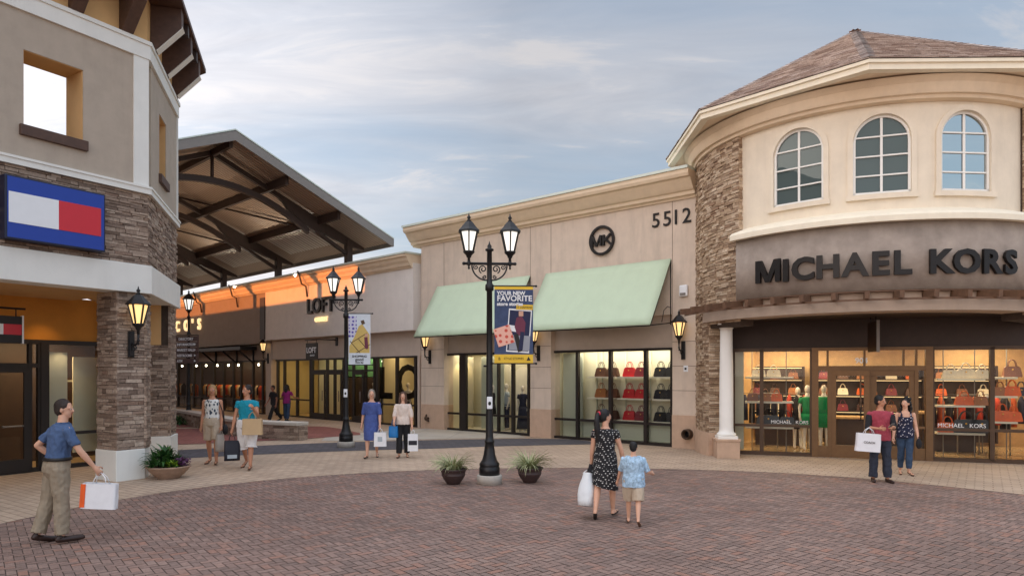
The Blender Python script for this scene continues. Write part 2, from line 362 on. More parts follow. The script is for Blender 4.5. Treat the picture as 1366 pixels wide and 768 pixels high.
n3=N(nt,'ShaderNodeTexNoise',Scale=5.5,Detail=7.0,Roughness=.6,Distortion=.5); nt.links.new(mp.outputs[0],n3.inputs['Vector'])
dens=mth('ADD',mth('MULTIPLY',n1.outputs[0],.75),mth('MULTIPLY',n2.outputs[0],.5))
left=mth('MULTIPLY',X_,-.16)                       # cloud is thicker towards the low sun on the left
dens=mth('ADD',dens,left)
def wramp(f,stops):
    return ramp(nt,f,stops)
veil=wramp(dens,[(.45,(0,0,0,1)),(.57,(.42,.42,.42,1)),(.71,(1,1,1,1))])
bluesky=wramp(Z_,[(0,(.47,.52,.57,1)),(.25,(.33,.42,.54,1)),(.55,(.24,.33,.47,1)),(1,(.2,.29,.44,1))])
skysc=N(nt,'ShaderNodeMix',data_type='RGBA',blend_type='ADD'); skysc.inputs[0].default_value=.05
nt.links.new(bluesky,skysc.inputs[6]); nt.links.new(sky.outputs[0],skysc.inputs[7])
cl0=wramp(Z_,[(0,(.80,.73,.69,1)),(.10,(.72,.69,.69,1)),(.3,(.62,.62,.65,1)),(.6,(.58,.59,.64,1)),(1,(.6,.61,.66,1))])
cvar=wramp(n3.outputs[0],[(.3,(.84,.85,.88,1)),(.7,(1.12,1.11,1.1,1))]); cvm=N(nt,'ShaderNodeMix',data_type='RGBA',blend_type='MULTIPLY'); cvm.inputs[0].default_value=1; nt.links.new(cl0,cvm.inputs[6]); nt.links.new(cvar,cvm.inputs[7]); cloudc=cvm.outputs[2]
mixc=N(nt,'ShaderNodeMix',data_type='RGBA'); nt.links.new(veil,mixc.inputs[0]); nt.links.new(skysc.outputs[2],mixc.inputs[6]); nt.links.new(cloudc,mixc.inputs[7])
puff=wramp(mth('ADD',n3.outputs[0],mth('MULTIPLY',n1.outputs[0],.35)),[(.74,(0,0,0,1)),(.86,(.55,.55,.55,1))])
mix2=N(nt,'ShaderNodeMix',data_type='RGBA'); nt.links.new(puff,mix2.inputs[0]); nt.links.new(mixc.outputs[2],mix2.inputs[6]); mix2.inputs[7].default_value=(.72,.68,.67,1)
# the glow round the set sun, and the brighter half of the sky behind the photographer
sdot=N(nt,'ShaderNodeVectorMath',operation='DOT_PRODUCT'); nt.links.new(tc.outputs['Generated'],sdot.inputs[0]); sdot.inputs[1].default_value=tuple(SUN_DIR)
glow=mth('POWER',mth('MAXIMUM',sdot.outputs['Value'],0.0),3.0)
low=mth('SUBTRACT',1.0,mth('MINIMUM',mth('MULTIPLY',mth('MAXIMUM',Z_,0.0),1.9),1.0))
gl=mth('MULTIPLY',glow,low)
glc=N(nt,'ShaderNodeMix',data_type='RGBA',blend_type='ADD'); nt.links.new(mth('MULTIPLY',gl,1.6),glc.inputs[0]); nt.links.new(mix2.outputs[2],glc.inputs[6]); glc.inputs[7].default_value=(1.0,.72,.50,1)
back=mth('MULTIPLY',mth('SMOOTH_MIN',mth('MAXIMUM',mth('ADD',mth('MULTIPLY',Y_,-1.0),.35),0.0),1.0,.1),.90)
up=mth('MULTIPLY',mth('MAXIMUM',mth('SUBTRACT',Z_,.5),0.0),2.6)
leftb=mth('MULTIPLY',mth('MAXIMUM',mth('MULTIPLY',X_,-1.0),0.0),1.25)
gain=mth('ADD',mth('ADD',mth('ADD',back,up),leftb),1.0)
nt.links.new(glc.outputs[2],bg.inputs[0]); nt.links.new(gain,bg.inputs[1])

sl=bpy.data.lights.new('sun','SUN'); so=bpy.data.objects.new('sun',sl); col.objects.link(so)
sl.energy=5; sl.angle=R(.6); sl.color=(1,.31,.07)
d=Vector((SUN_DIR.x*math.cos(SUN_EL),SUN_DIR.y*math.cos(SUN_EL),math.sin(SUN_EL)))
so.rotation_euler=d.to_track_quat('Z','Y').to_euler(); so.location=(-20,-10,12)

def area(name,loc,rot,sx,sy,power,c=(1,.72,.42)):
    l=bpy.data.lights.new(name,'AREA'); l.shape='RECTANGLE'; l.size=sx; l.size_y=sy; l.energy=power; l.color=c
    o=bpy.data.objects.new(name,l); col.objects.link(o); o.location=loc; o.rotation_euler=rot; return o
def spot(name,loc,rot,power,angle=90,c=(1,.66,.34),blend=.6,size=.05):
    l=bpy.data.lights.new(name,'SPOT'); l.energy=power; l.spot_size=R(angle); l.spot_blend=blend; l.color=c; l.shadow_soft_size=size
    o=bpy.data.objects.new(name,l); col.objects.link(o); o.location=loc; o.rotation_euler=rot; return o

# ------------------------------------------------------------------ ground
def catmull(pts,k=8):
    P=[Vector((p[0],p[1],0)) for p in pts]; out=[]
    for i in range(len(P)-1):
        a=P[max(i-1,0)]; b=P[i]; c=P[i+1]; d=P[min(i+2,len(P)-1)]
        for j in range(k):
            t=j/k
            out.append(.5*((2*b)+(c-a)*t+(2*a-5*b+4*c-d)*t*t+(3*b-a-3*c+d)*t**3))
    out.append(P[-1]); return out
def inside(x,y,poly):
    c=False; n=len(poly)
    for i in range(n):
        a=poly[i]; b=poly[i-1]
        if (a.y>y)!=(b.y>y) and x<(b.x-a.x)*(y-a.y)/(b.y-a.y)+a.x: c=not c
    return c
edge=catmull([(-8.3,-6),(-8.9,0),(-8.7,5),(-8.1,8),(-7.5,10.1),(-7.0,11.7),(-6.1,13.2),(-4.7,14.5),(-2.9,15.4),(-1.2,15.86),(.9,16.1),(3.1,15.95),(5.0,15.6),(6.5,15.02),(7.7,14.2),(8.6,13.3),(9.4,12.4),(10.4,10.9),(11.2,9),(11.7,6),(11.8,0),(11.2,-6)])
mb=MB(); mb.quad((-500,-500,-.03),(500,-500,-.03),(500,500,-.03),(-500,500,-.03))
tag(mb.build('ground',M['walkbase']),kind='structure')
mb=MB(); mb.add([(p.x,p.y,-.008) for p in edge],[tuple(range(len(edge)))],1)
bw,bl,gp=.10,.20,.010; ca,sa=math.cos(R(38)),math.sin(R(38))
big=catmull([(p.x*1.02,p.y*1.02,0) for p in edge[::4]],2)
rb=random.Random(3)
for i in range(-200,200):
    for j in range(-200,200):
        k=(i+j)%4                                   # herringbone on a grid of half bricks
        if k not in(0,2): continue
        x,y=i*bw,j*bw
        if k==0: x0,x1,y0,y1=x,x+2*bw,y,y+bw
        else: x0,x1,y0,y1=x,x+bw,y,y+2*bw
        cxx,cyy=(x0+x1)/2,(y0+y1)/2; wx,wy=cxx*ca-cyy*sa+1,cxx*sa+cyy*ca+6
        if wy<2.5 or wy>17 or wx<-10.5 or wx>13: continue
        if not inside(wx,wy,big): continue
        dz=rb.uniform(-.0015,.0015); vs=[]
        for (px_,py_) in((x0+gp/2,y0+gp/2),(x1-gp/2,y0+gp/2),(x1-gp/2,y1-gp/2),(x0+gp/2,y1-gp/2)):
            vs.append((px_*ca-py_*sa+1,px_*sa+py_*ca+6,dz+rb.uniform(-.0008,.0008)))
        mb.add(vs,[(0,1,2,3)],0)
tag(mb.build('brick_plaza',[M['brickpaver'],M['mortar']]),kind='structure')
mb=MB(); c=Vector((1.4,6.4,0)); vs=[]
for p in edge:
    o=p+(p-c).normalized()*45; vs+=[(p.x,p.y,.005),(o.x,o.y,.005)]
mb.add(vs,[(2*i,2*i+1,2*i+3,2*i+2) for i in range(len(edge)-1)])
tag(mb.build('sidewalk',M['walk']),kind='structure')
def strip(name,mat,lo,hi,z):
    a=catmull(lo,10); b=catmull(hi,10); n=max(len(a),len(b))
    def res(q): return [q[min(int(round(i*(len(q)-1)/(n-1))),len(q)-1)] for i in range(n)]
    a,b=res(a),res(b); mb=MB(); vs=[]
    for p,q in zip(a,b): vs+=[(p.x,p.y,z),(q.x,q.y,z)]
    mb.add(vs,[(2*i,2*i+2,2*i+3,2*i+1) for i in range(n-1)]); return tag(mb.build(name,mat),kind='structure')
strip('dark_paving_band',M['darkpave'],[(-13,14.2),(-10.5,16.4),(-8.4,17.9),(-6.4,18.9),(-4.2,19.7),(-2.2,20.2),(-.5,20.8),(2.2,21.35),(3.4,21.4)],[(-14.4,16.4),(-11.5,18.6),(-9.2,20.0),(-7.3,21.2),(-5.2,22.1),(-2.5,22.8),(-1,23.1),(.7,23.3),(2,23.0)],.010)
strip('grey_paving',M['greypave'],[(-6.2,22.4),(-5.0,22.5),(-2.5,23.1),(-1,23.4),(.5,23.55)],[(-6.5,24.2),(-5.5,25.5),(-4,27.2),(-2.6,27.4),(.2,24.8)],.014)
strip('red_paving',M['redpave'],[(-16,19.5),(-12.5,20.7),(-10.0,21.4),(-8.4,22.3),(-6.8,23.3),(-5.4,24.6)],[(-24,28),(-18,27.8),(-12.9,27.4),(-9.4,28.4),(-7.6,28.3),(-5.6,25.4)],.018)
strip('red_paving',M['redpave'],[(-22,28.4),(-18,28.2),(-14,28),(-12,28.6)],[(-27,36),(-21,35),(-17.5,34.6),(-14.5,33)],.022)
# ------------------------------------------------------------------ stone cladding
rs=random.Random(11)
def stones(mb,u0,u1,z0,z1,f,dep=.05,hm=(.04,.092),lm=(.12,.44),m=0,back=None,bm=1):
    z=z0
    while z<z1-.012:
        h=min(rs.uniform(*hm),z1-z)
        if z1-z-h<.03: h=z1-z
        u=u0-rs.uniform(0,.05)
        while u<u1-.01:
            l=rs.uniform(*lm)*(0.75+h*4); a=max(u,u0); b=min(u+l,u1)
            if u1-b<.06: b=u1
            d=dep*rs.uniform(.45,1.05); j=lambda:rs.uniform(-.006,.006); g=.004
            q=[(a+g,0,z+g),(b-g,0,z+g),(b-g,0,z+h-g),(a+g,0,z+h-g)]
            fr=[(p[0]+j(),d+j(),p[2]+j()) for p in q]
            vs=[f(p[0],-.01,p[2]) for p in q]+[f(*p) for p in fr]
            mb.add(vs,[(4,5,6,7),(0,1,5,4),(1,2,6,5),(2,3,7,6),(3,0,4,7)],m)
            u=b if b==u1 else u+l
        z+=h
def fmat(F):
    return Matrix(((F.x.x,F.y.x,0,F.o.x),(F.x.y,F.y.y,0,F.o.y),(0,0,1,0),(0,0,0,1)))
def polyband(mb,pts,din,dout,z0,z1,m=0):       # rectangular section swept along a mitred plan line; outside is to the right of travel
    P=[Vector((p[0],p[1])) for p in pts]; n=len(P); A=[];B=[]
    for i,p in enumerate(P):
        ns=[]
        for a,b in((i-1,i),(i,i+1)):
            if a>=0 and b<n:
                e=(P[b]-P[a]).normalized(); ns.append(Vector((e.y,-e.x)))
        if len(ns)==2:
            k=(ns[0]+ns[1]); k=k/ (k.dot(ns[0])) 
        else: k=ns[0]
        A.append(p+k*din); B.append(p+k*dout)
    vs=[]
    for a,b in zip(A,B): vs+=[(a.x,a.y,z0),(b.x,b.y,z0),(b.x,b.y,z1),(a.x,a.y,z1)]
    fs=[(i*4+j,(i+1)*4+j,(i+1)*4+(j+1)%4,i*4+(j+1)%4) for i in range(n-1) for j in range(4)]
    fs+=[(0,1,2,3),(4*n-1,4*n-2,4*n-3,4*n-4)]
    mb.add(vs,fs,m); return A,B
def offset_line(pts,d):
    m_=MB(); A,B=polyband(m_,pts,d,d+.01,0,1); return [(a.x,a.y) for a in A]
def bars(mb,xs,y0,y1,z0,z1,w,m=0):
    for x in xs: mb.box(x-w/2,x+w/2,y0,y1,z0,z1,m)

# ------------------------------------------------------------------ lantern used on walls and lamp posts
def lantern(parent,base,glassmat,s=1.0,name='lantern'):
    """hexagonal street lantern standing on 'base' (parent's coordinates): cage, with its glass as a sub-part"""
    mb=MB(); mb.M=Matrix.Translation(base)@Matrix.Scale(s,4)
    mb.lathe([(.028,-.02),(.028,.06),(.05,.075),(.05,.1),(.075,.13),(.105,.155),(.118,.19),(.1,.2)],n=12)
    H=6; zb,zt,rb_,rt=.20,.57,.098,.188
    P=lambda r,z,i:(r*math.cos(2*math.pi*(i+.5)/H),r*math.sin(2*math.pi*(i+.5)/H),z)
    for i in range(H): mb.beam(P(rb_,zb,i),P(rt,zt,i),.028,.028)
    def hexring(prof):
        vs=[]; 
        for r,z in prof: vs+=[P(r,z,i) for i in range(H)]
        k=len(prof); fs=[(a*H+i,a*H+(i+1)%H,(a+1)*H+(i+1)%H,(a+1)*H+i) for a in range(k-1) for i in range(H)]
        fs+=[tuple(range(H-1,-1,-1)),tuple(range((k-1)*H,k*H))]; mb.add(vs,fs)
    hexring([(.205,.57),(.235,.575),(.232,.60),(.17,.66),(.105,.74),(.07,.78),(.03,.79)])
    mb.lathe([(.035,.78),(.05,.80),(.022,.83),(.034,.85),(.038,.875),(.016,.9),(.012,.93),(.002,.96)],n=10)
    o=mb.build(name,M['blackmetal'],parent)
    mb=MB(); mb.M=Matrix.Translation(base)@Matrix.Scale(s,4); rb2,rt2=rb_-.012,rt-.012
    vs=[P(rb2,zb+.005,i) for i in range(H)]+[P(rt2,zt-.005,i) for i in range(H)]
    mb.add(vs,[(i,(i+1)%H,H+(i+1)%H,H+i) for i in range(H)])
    mb.build('lamp_glass',glassmat,o); return o
def scroll(mb,a,ex,ez,r0,turns,th,n=22,start=0,flip=1):
    pts=[]
    for i in range(n+1):
        t=i/n; r=r0*(1-.8*t); an=start+flip*turns*2*math.pi*t
        pts.append(Vector(a)+Vector(ex)*(r*math.cos(an))+Vector(ez)*(r*math.sin(an)))
    mb.tube(pts,th,6)
def wall_lantern(F,t,off,z,label,glow=6):
    """bracket lantern; its plate is centred at height z on the facade plane"""
    g=thing('wall_lantern',label,'wall lantern',F.w(t,off,z),F.rz,'black wall lanterns with lit glass')
    mb=MB(); mb.box(-.06,.06,-.05,0,-.27,.27); mb.box(-.045,.045,-.07,-.05,-.24,.24); mb.build('wall_plate',M['blackmetal'],g,bevel=.008)
    mb=MB(); mb.tube([(0,-.05,.02),(0,-.14,-.02),(0,-.25,.0),(0,-.29,.08),(0,-.29,.2)],[.022,.022,.02,.02,.024],8)
    scroll(mb,(0,-.15,-.09),(0,-1,0),(0,0,1),.075,1.2,.012); mb.lathe([(.004,-.09),(.022,-.05),(.012,-.02),(.03,.0),(.03,.03)],c=(0,-.29,.06),n=10)
    mb.build('bracket_arm',M['blackmetal'],g)
    lantern(g,(0,-.29,.22),M['lampwarm'])
    l=bpy.data.lights.new('lantern_light','POINT'); l.energy=glow; l.color=(1,.62,.28); l.shadow_soft_size=.08
    o=bpy.data.objects.new('lantern_light',l); col.objects.link(o); o.location=F.w(t,off-.29,z+.22+.38)
    return g

# ------------------------------------------------------------------ the corner building on the left
B=Frame(-8.02,13.97,.530,.848)
C=Frame(-7.67,14.53,-.2864,.958)
LB=thing('corner_building','beige and white corner building with stone band, stone piers and bracketed brown eave','building',B.o,B.rz)
MC=fmat(B).inverted()@fmat(C)
ce=MC@Vector((3.4,0,0))
LINE=[(-7,0),(.663,0),(ce.x,ce.y),(ce.x,ce.y+1.2)]
mb=MB(); polyband(mb,LINE,-.45,.08,3.87,4.46); mb.build('white_fascia_band',M['white'],LB,bevel=.01)
mb=MB(); polyband(mb,LINE,-.4,.07,5.96,6.10); polyband(mb,LINE,-.4,.09,6.07,6.115); mb.build('string_course',M['white'],LB)
mb=MB(); polyband(mb,LINE,-.4,.05,8.79,9.14); polyband(mb,LINE,-.4,.08,9.08,9.16); mb.build('top_trim_band',M['white'],LB)
mb=MB(); polyband(mb,LINE,-.45,-.02,9.16,10.12); mb.build('attic_wall',M['tan'],LB)
mb=MB(); polyband(mb,LINE,-.4,-.04,4.46,5.96,1)
stones(mb,-7,.663,4.465,5.955,lambda u,d,z:(u,.035-d,z))
stones(mb,0,3.4,4.465,5.955,lambda u,d,z:MC@Vector((u,.035-d,z)))
mb.build('stone_cladding',[M['stone_l'],M['backing']],LB)
h0,h1,hz0,hz1=-1.66,-.63,6.72,8.10
mb=MB()
for b in((-7,h0,6.1,8.79),(h1,.40,6.1,8.79),(h0,h1,6.1,hz0),(h0,h1,hz1,8.79)): mb.box(b[0],b[1],0,.63,b[2],b[3])
mb.M=MC
for b in((.32,1.185,6.1,8.79),(1.99,3.34,6.1,8.79),(1.185,1.99,6.1,hz0),(1.185,1.99,hz1,8.79)): mb.box(b[0],b[1],.003,.45,b[2],b[3])
mb.box(1.1,2.1,.40,.44,6.5,8.3)
mb.build('upper_wall',M['taupe'],LB)
mb=MB(); mb.box(.345,.663,-.03,.42,6.1,8.79); mb.build('corner_pilaster',M['white'],LB)
mb=MB(); mb.M=MC; mb.box(3.32,3.42,-.03,.3,6.1,8.79); mb.build('corner_pilaster',M['white'],LB)
def reveal(Mx,a,b,dp,nm):
    mb=MB(); mb.M=Mx; t=.012
    mb.box(a-.001,a+t,.02,dp,hz0,hz1); mb.box(b-t,b+.001,.02,dp,hz0,hz1); mb.box(a,b,.02,dp,hz1-t,hz1+.001)
    o=mb.build('window_opening',M['tan'],LB)
    mb=MB(); mb.M=Mx; mb.box(a-.07,b+.07,-.07,dp*.6,hz0-.19,hz0+.004); mb.build('window_sill',M['brown'],o,bevel=.008)
reveal(Matrix.Identity(4),h0,h1,.63,''); reveal(MC,1.185,1.99,.45,'')
mb=MB()                                                       # the shallow hipped roof over the open upper storey
O=offset_line(LINE,.66); O=[(-7,-.66)]+O[1:3]+[(ce.x+.66,ce.y+1.2)]
inn=[(-7,1.6),(.1,1.6),(ce.x-1.5,ce.y+.9),(ce.x-1.5,ce.y+1.2)]
n=4; vs=[(p[0],p[1],10.12) for p in O]+[(p[0],p[1],10.22) for p in O]+[(p[0],p[1],11.5) for p in inn]+[(p[0],p[1],10.12) for p in inn]
fs=[]
for i in range(3): fs+=[(i,i+1,n+i+1,n+i),(n+i,n+i+1,2*n+i+1,2*n+i),(i+1,i,3*n+i,3*n+i+1)]
mb.add(vs,fs); mb.build('eave_roof',M['brown'],LB)
def bracket(Mx,x,w=.24):
    mb=MB(); mb.M=Mx; mb.xprism([(.02,9.18),(-.1,9.16),(-.60,9.70),(-.60,10.118),(.02,10.118)],x-w/2,x+w/2)
    o=mb.build('eave_bracket',M['brown'],LB,bevel=.012)
    if Mx is not MC: return
    mb=MB(); mb.M=Mx; mb.xprism([(-.10,9.155),(-.606,9.697),(-.606,9.74),(-.63,9.70),(-.11,9.145)],x-w/2+.005,x+w/2-.005); mb.build('bracket_edge',M['white'],o)
for x in(-6.1,-4.75,-3.4,-2.05,-.78,.40): bracket(Matrix.Identity(4),B.t(178,-.3) if x==.40 else x)
for x in(.42,1.7,2.95): bracket(MC,x)
for x,Mx in((-.2,None),(-1.5,None),(-2.8,None),(1.0,MC),(2.3,MC)):
    mb=MB()
    if Mx is not None: mb.M=Mx
    mb.box(x,x+.18,-.62,.0,9.86,10.115); mb.build('rafter_tail',M['darkbrown'],LB)
# ground floor: pier, second pier, recessed storefront
mb=MB(); mb.prism([(0,0),(.60,0),(.60+.30,.34),(.70,.80),(0,.80)],0,.63); mb.build('pier_plinth',M['white'],LB,bevel=.012)
mb=MB(); mb.prism([(.05,.05),(.57,.05),(.84,.36),(.66,.76),(.05,.76)],.63,3.87,1)
stones(mb,.0,.76,.632,3.865,lambda u,d,z:(.06-d,u+.02,z)); stones(mb,.03,.60,.632,3.865,lambda u,d,z:(u,.06-d,z))
stones(mb,-.02,.42,.632,3.865,lambda u,d,z:MC@Vector((u-.02,.06-d,z)))
mb.build('stone_cladding',[M['stone_l'],M['backing']],LB)
mb=MB(); mb.M=MC; mb.box(2.5,3.42,-.02,1.3,0,.66); mb.build('pier_plinth',M['white'],LB,bevel=.01)
mb=MB(); mb.M=MC; mb.box(2.6,3.36,.04,1.5,.66,3.87,1)
mb.M=Matrix.Identity(4)
f2=lambda u,d,z:MC@Vector((u,.05-d,z)); f3=lambda u,d,z:MC@Vector((2.61-d,u,z))
stones(mb,2.56,3.4,.662,3.865,f2); stones(mb,.0,1.5,.662,2.9,f3)
mb.build('stone_cladding',[M['stone_l'],M['backing']],LB)
mb=MB(); mb.M=MC; mb.box(2.55,2.62,.22,1.5,2.9,3.87); mb.build('stucco_panel',M['tan'],LB)
SF=3.05
mb=MB(); mb.box(-7,1.9,SF+.02,SF+.25,2.95,3.95); mb.build('transom_wall',M['ochre'],LB)
mb=MB(); mb.box(-7,.6,-.02,SF+.3,3.90,3.98); mb.M=MC; mb.box(.3,3.0,.1,1.6,3.905,3.985); mb.build('portico_ceiling',M['tan'],LB)
mb=MB()
mb.M=Matrix.Identity(4); mb.box(-7,1.9,SF-.03,SF+.1,2.86,2.96); mb.box(-7,1.9,SF-.03,SF+.1,0,.10)
xs=[B.t(p,SF) for p in(-60,-8,44,59,130)]
bars(mb,[xs[3]],SF-.05,SF+.1,0,2.9,.17); bars(mb,[B.t(40,SF),B.t(52.5,SF),1.55],SF-.03,SF+.08,0,2.9,.07); bars(mb,[xs[0],-3.4,-5],SF-.03,SF+.08,0,2.9,.1)
mb.box(-7,xs[3],SF-.025,SF+.08,2.33,2.43); mb.box(xs[3],1.9,SF-.02,SF+.06,.78,.85)
wf=mb.build('storefront_frame',M['blackfr'],LB)
mb=MB(); mb.quad((-7,SF+.03,.1),(1.9,SF+.03,.1),(1.9,SF+.03,2.9),(-7,SF+.03,2.9)); mb.build('glass_pane',M['glass'],wf)
dx0,dx1=xs[0]+.08,B.t(38,SF)
dr=MB(); dr.box(dx0,dx1,SF-.06,SF-.01,.04,.32); dr.box(dx0,dx1,SF-.06,SF-.01,2.22,2.33); dr.box(dx1-.11,dx1,SF-.06,SF-.01,.32,2.22); dr.box(dx0,dx0+.1,SF-.06,SF-.01,.32,2.22); mid=(dx0+dx1)/2; dr.box(mid-.06,mid+.06,SF-.06,SF-.01,.32,2.22)
dd=dr.build('entrance_door',M['blackfr'],LB)
dr=MB(); dr.tube([(mid+.1,SF-.1,1.05),(dx1-.14,SF-.1,1.05)],.018,8); dr.box(mid+.1,mid+.13,SF-.1,SF-.05,1.03,1.07); dr.box(dx1-.16,dx1-.13,SF-.1,SF-.05,1.03,1.07); dr.build('push_bar',M['fascia'],dd)
mb=MB(); mb.box(-7,2.2,SF+1.9,SF+2,0,3.2); mb.box(2.1,2.2,SF+.2,SF+2,0,3.2); mb.build('shop_back_wall',M['darkwood'],LB)
mb=MB(); mb.box(-7,2.2,SF+.1,SF+2,3.2,3.3); mb.build('shop_ceiling',M['ceil'],LB)
mb=MB(); mb.box(-7,2.2,SF+.1,SF+2,-.01,.03); mb.build('shop_floor',M['shopfloor'],LB)
mb=MB(); mb.box(xs[3]+.15,xs[3]+.65,SF+.35,SF+.39,.3,2.7); mb.box(xs[3]+.85,1.7,SF+.5,SF+.54,.3,2.6); mb.box(xs[3]+.2,1.7,SF+.62,SF+.66,2.0,2.04); mb.build('window_backdrop_panel',M['panel'],LB)
area('shop_light',B.w(.6,SF+.9,3.1),(0,0,B.rz),1.7,.8,60); spot('shop_window_light',B.w(.5,SF+.12,2.95),(R(-14),0,B.rz),60,120,c=(1,.78,.5))
area('shop_light',B.w(-3,SF+1.2,3.1),(0,0,B.rz),3,.8,4)
spot('downlight',B.w(B.t(62,2.75),2.62,3.87),(R(-9),0,B.rz),62,100,c=(1,.60,.2),blend=.9)
# flag sign, hanging blade sign, wall lantern
S=thing('flag_sign','large blue sign with white and red rectangles on the stone band of the left building','sign',B.w(B.t(4,-.2),-.06,4.9),B.rz)
fx0,fx1=B.t(6,-.26),B.t(140.6,-.26); L=fx1-fx0; zb,zt=B.z(6,317,-.26),B.z(6,231,-.26)
mb=MB(); mb.box(0,L,-.20,0,zb-4.9,zt-4.9); mb.build('sign_case',M['navyframe'],S,bevel=.01)
H_=zt-zb; mb=MB(); mb.box(.04,L-.03,-.206,-.2,zb-4.9+.03,zt-4.9-.03); mb.build('sign_face',M['blue'],S)
mb=MB(); mb.box(.06,.06+(L-.1)*.5,-.213,-.206,zb-4.9+H_*.26,zb-4.9+H_*.74); mb.build('white_field',M['signwhite'],S)
mb=MB(); mb.box(.06+(L-.1)*.5,L-.09,-.213,-.206,zb-4.9+H_*.26,zb-4.9+H_*.74); mb.build('red_field',M['red'],S)
yb=2.1; bx0,bx1=B.t(-22,yb),B.t(30,yb); bz0,bz1=B.z(10,457,yb),B.z(10,421,yb)
S=thing('blade_sign','small hanging sign with pale and red fields outside the left shop door','sign',B.w(bx1,yb,bz1),B.rz)
mb=MB(); mb.box(bx0-bx1,-.02,-.03,.03,bz0-bz1,0); mb.build('sign_board',M['blackfr'],S)
mb=MB(); mb.box(-.02,.012,-.035,.035,bz0-bz1-.01,.02); mb.build('edge_trim',M['signwhite'],S)
mb=MB(); mb.box(-.36,-.03,-.036,-.03,bz0-bz1+.17,-.17); mb.build('red_field',M['red'],S)
mb=MB(); mb.box(bx0-bx1+.04,-.36,-.036,-.03,bz0-bz1+.17,-.17); mb.build('white_field',M['signwhite'],S)
mb=MB(); mb.tube([(bx0-bx1-.4,0,.16),(.05,0,.16)],.022,8); mb.tube([(-.12,0,.16),(-.12,0,0)],.012,6); mb.tube([(bx0-bx1+.1,0,.16),(bx0-bx1+.1,0,0)],.012,6); mb.build('hanging_rod',M['blackmetal'],S)
wall_lantern(B,B.t(174,0),.0,B.z(174,459,0),'black wall lantern with warm glass on the stone pier of the corner building',glow=9)
# ------------------------------------------------------------------ the middle shop hall with two sage awnings
H=Frame(-2.79,26.98,.756,-.654)
MH=thing('shop_hall','pink beige shop hall with cream cornice, two awning bays and the number 5512','building',H.o,H.rz)
p=[H.t(x,0) for x in(562,592.3,707.5,735,897,931)]
TL,TR=p[0],p[5]; GL=.22                                   # glass sits this far behind the pier faces
BAYTOP=3.95; CB=7.30
mb=MB()
for a,b in((p[0],p[1]),(p[2],p[3]),(p[4],p[5])): mb.box(a,b,0,.5,.98,BAYTOP)
mb.box(TL,TR,0,.5,BAYTOP,CB+.3)
mb.box(TL,TL+.3,.5,6,0,CB+.3)
mb.build('facade_wall',M['beige'],MH)
for a,b in((p[0],p[1]),(p[2],p[3]),(p[4],p[5])):
    mb=MB(); mb.box(a-.012,b+.012,-.02,.5,0,.98); mb.build('pier_base',M['beige_low'],MH,bevel=.01)
JG=plain('panel joint grey',srgb(140,122,108),.95,bstr=0)      # joints between the stucco panels
for a,b in((p[0],p[1]),(p[2],p[3]),(p[4],p[5])):
    for z in(1.7,2.42,3.14):
        mb=MB(); mb.box(a,b,-.0035,0,z-.008,z+.008); mb.build('panel_joint',JG,MH)
for x in(p[1],p[2],p[3],p[4]):
    mb=MB(); mb.box(x-.009,x+.009,-.0035,0,BAYTOP,CB); mb.build('panel_joint',JG,MH)
mb=MB(); mb.xprism([(.4,CB),(-.05,CB),(-.07,CB+.06),(-.16,CB+.08),(-.18,CB+.17),(-.24,CB+.2),(-.30,CB+.27),(-.42,CB+.43),(-.46,CB+.5),(-.54,CB+.52),(-.58,CB+.6),(-.58,CB+.72),(.4,CB+.72)],TL-.45,TR-.02)
mb.build('cornice',M['cornice'],MH)
mb=MB(); mb.box(TL-.49,TR-.02,-.62,.45,CB+.72,CB+.80); mb.build('parapet_coping',M['coping'],MH)
mb=MB()
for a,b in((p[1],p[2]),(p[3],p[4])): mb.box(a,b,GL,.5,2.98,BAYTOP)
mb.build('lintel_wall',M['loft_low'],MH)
def bay(x0,x1,mull,names):
    mb=MB(); mb.box(x0,x1,GL-.06,GL+.06,2.90,2.98); mb.box(x0,x1,GL-.06,GL+.06,0,.09); mb.box(x0,x1,GL-.04,GL+.05,.62,.70)
    for m,w_ in mull: mb.box(m-w_/2,m+w_/2,GL-.07,GL+.06,.05,2.93)
    o=mb.build('window_frame',M['blackfr'],MH)
    mb=MB(); mb.quad((x0,GL+.02,.09),(x1,GL+.02,.09),(x1,GL+.02,2.9),(x0,GL+.02,2.9)); mb.build('glass_pane',M['glass'],o)
g=lambda px:H.t(px,GL)
bay(p[1],p[2],[(g(594),.09),(g(618.5),.34),(g(665.5),.07),(g(685),.10),(g(706),.08)],0)
bay(p[3],p[4],[(g(738),.14),(g(771),.10),(g(815),.11),(g(862),.11),(g(896.5),.05)],0)
mb=MB(); mb.box(p[1]-.05,p[2]+.05,1.5,1.6,0,3.1); mb.box(p[3]-.05,p[4]+.05,.95,1.05,0,3.1); mb.box(p[1]-.06,p[1]-.01,.5,1.6,0,3.1); mb.box(p[2]+.01,p[2]+.06,.5,1.6,0,3.1)
mb.box(p[3]-.06,p[3]-.01,.5,1.0,0,3.1); mb.box(p[4]+.01,p[4]+.06,.5,1.0,0,3.1); mb.build('display_back_wall',M['panel'],MH)
mb=MB(); mb.box(p[1],p[2],.3,1.5,3.0,3.06); mb.box(p[3],p[4],.3,1.0,3.0,3.06); mb.build('display_ceiling',M['ceil'],MH)
mb=MB(); mb.box(p[1],p[2],.3,1.5,0,.06); mb.box(p[3],p[4],.3,1.0,0,.06); mb.build('display_floor',M['shelf'],MH)
area('display_light',H.w((p[3]+p[4])/2+.3,.60,2.96),(R(12),0,H.rz),3.8,.5,46,c=(1,.91,.74))
area('display_light',H.w((p[1]+p[2])/2,.85,2.96),(0,0,H.rz),4.4,.5,34,c=(1,.86,.64))
spot('display_spot',H.w(g(603),.8,2.9),(0,0,0),35,80,c=(1,.74,.36))
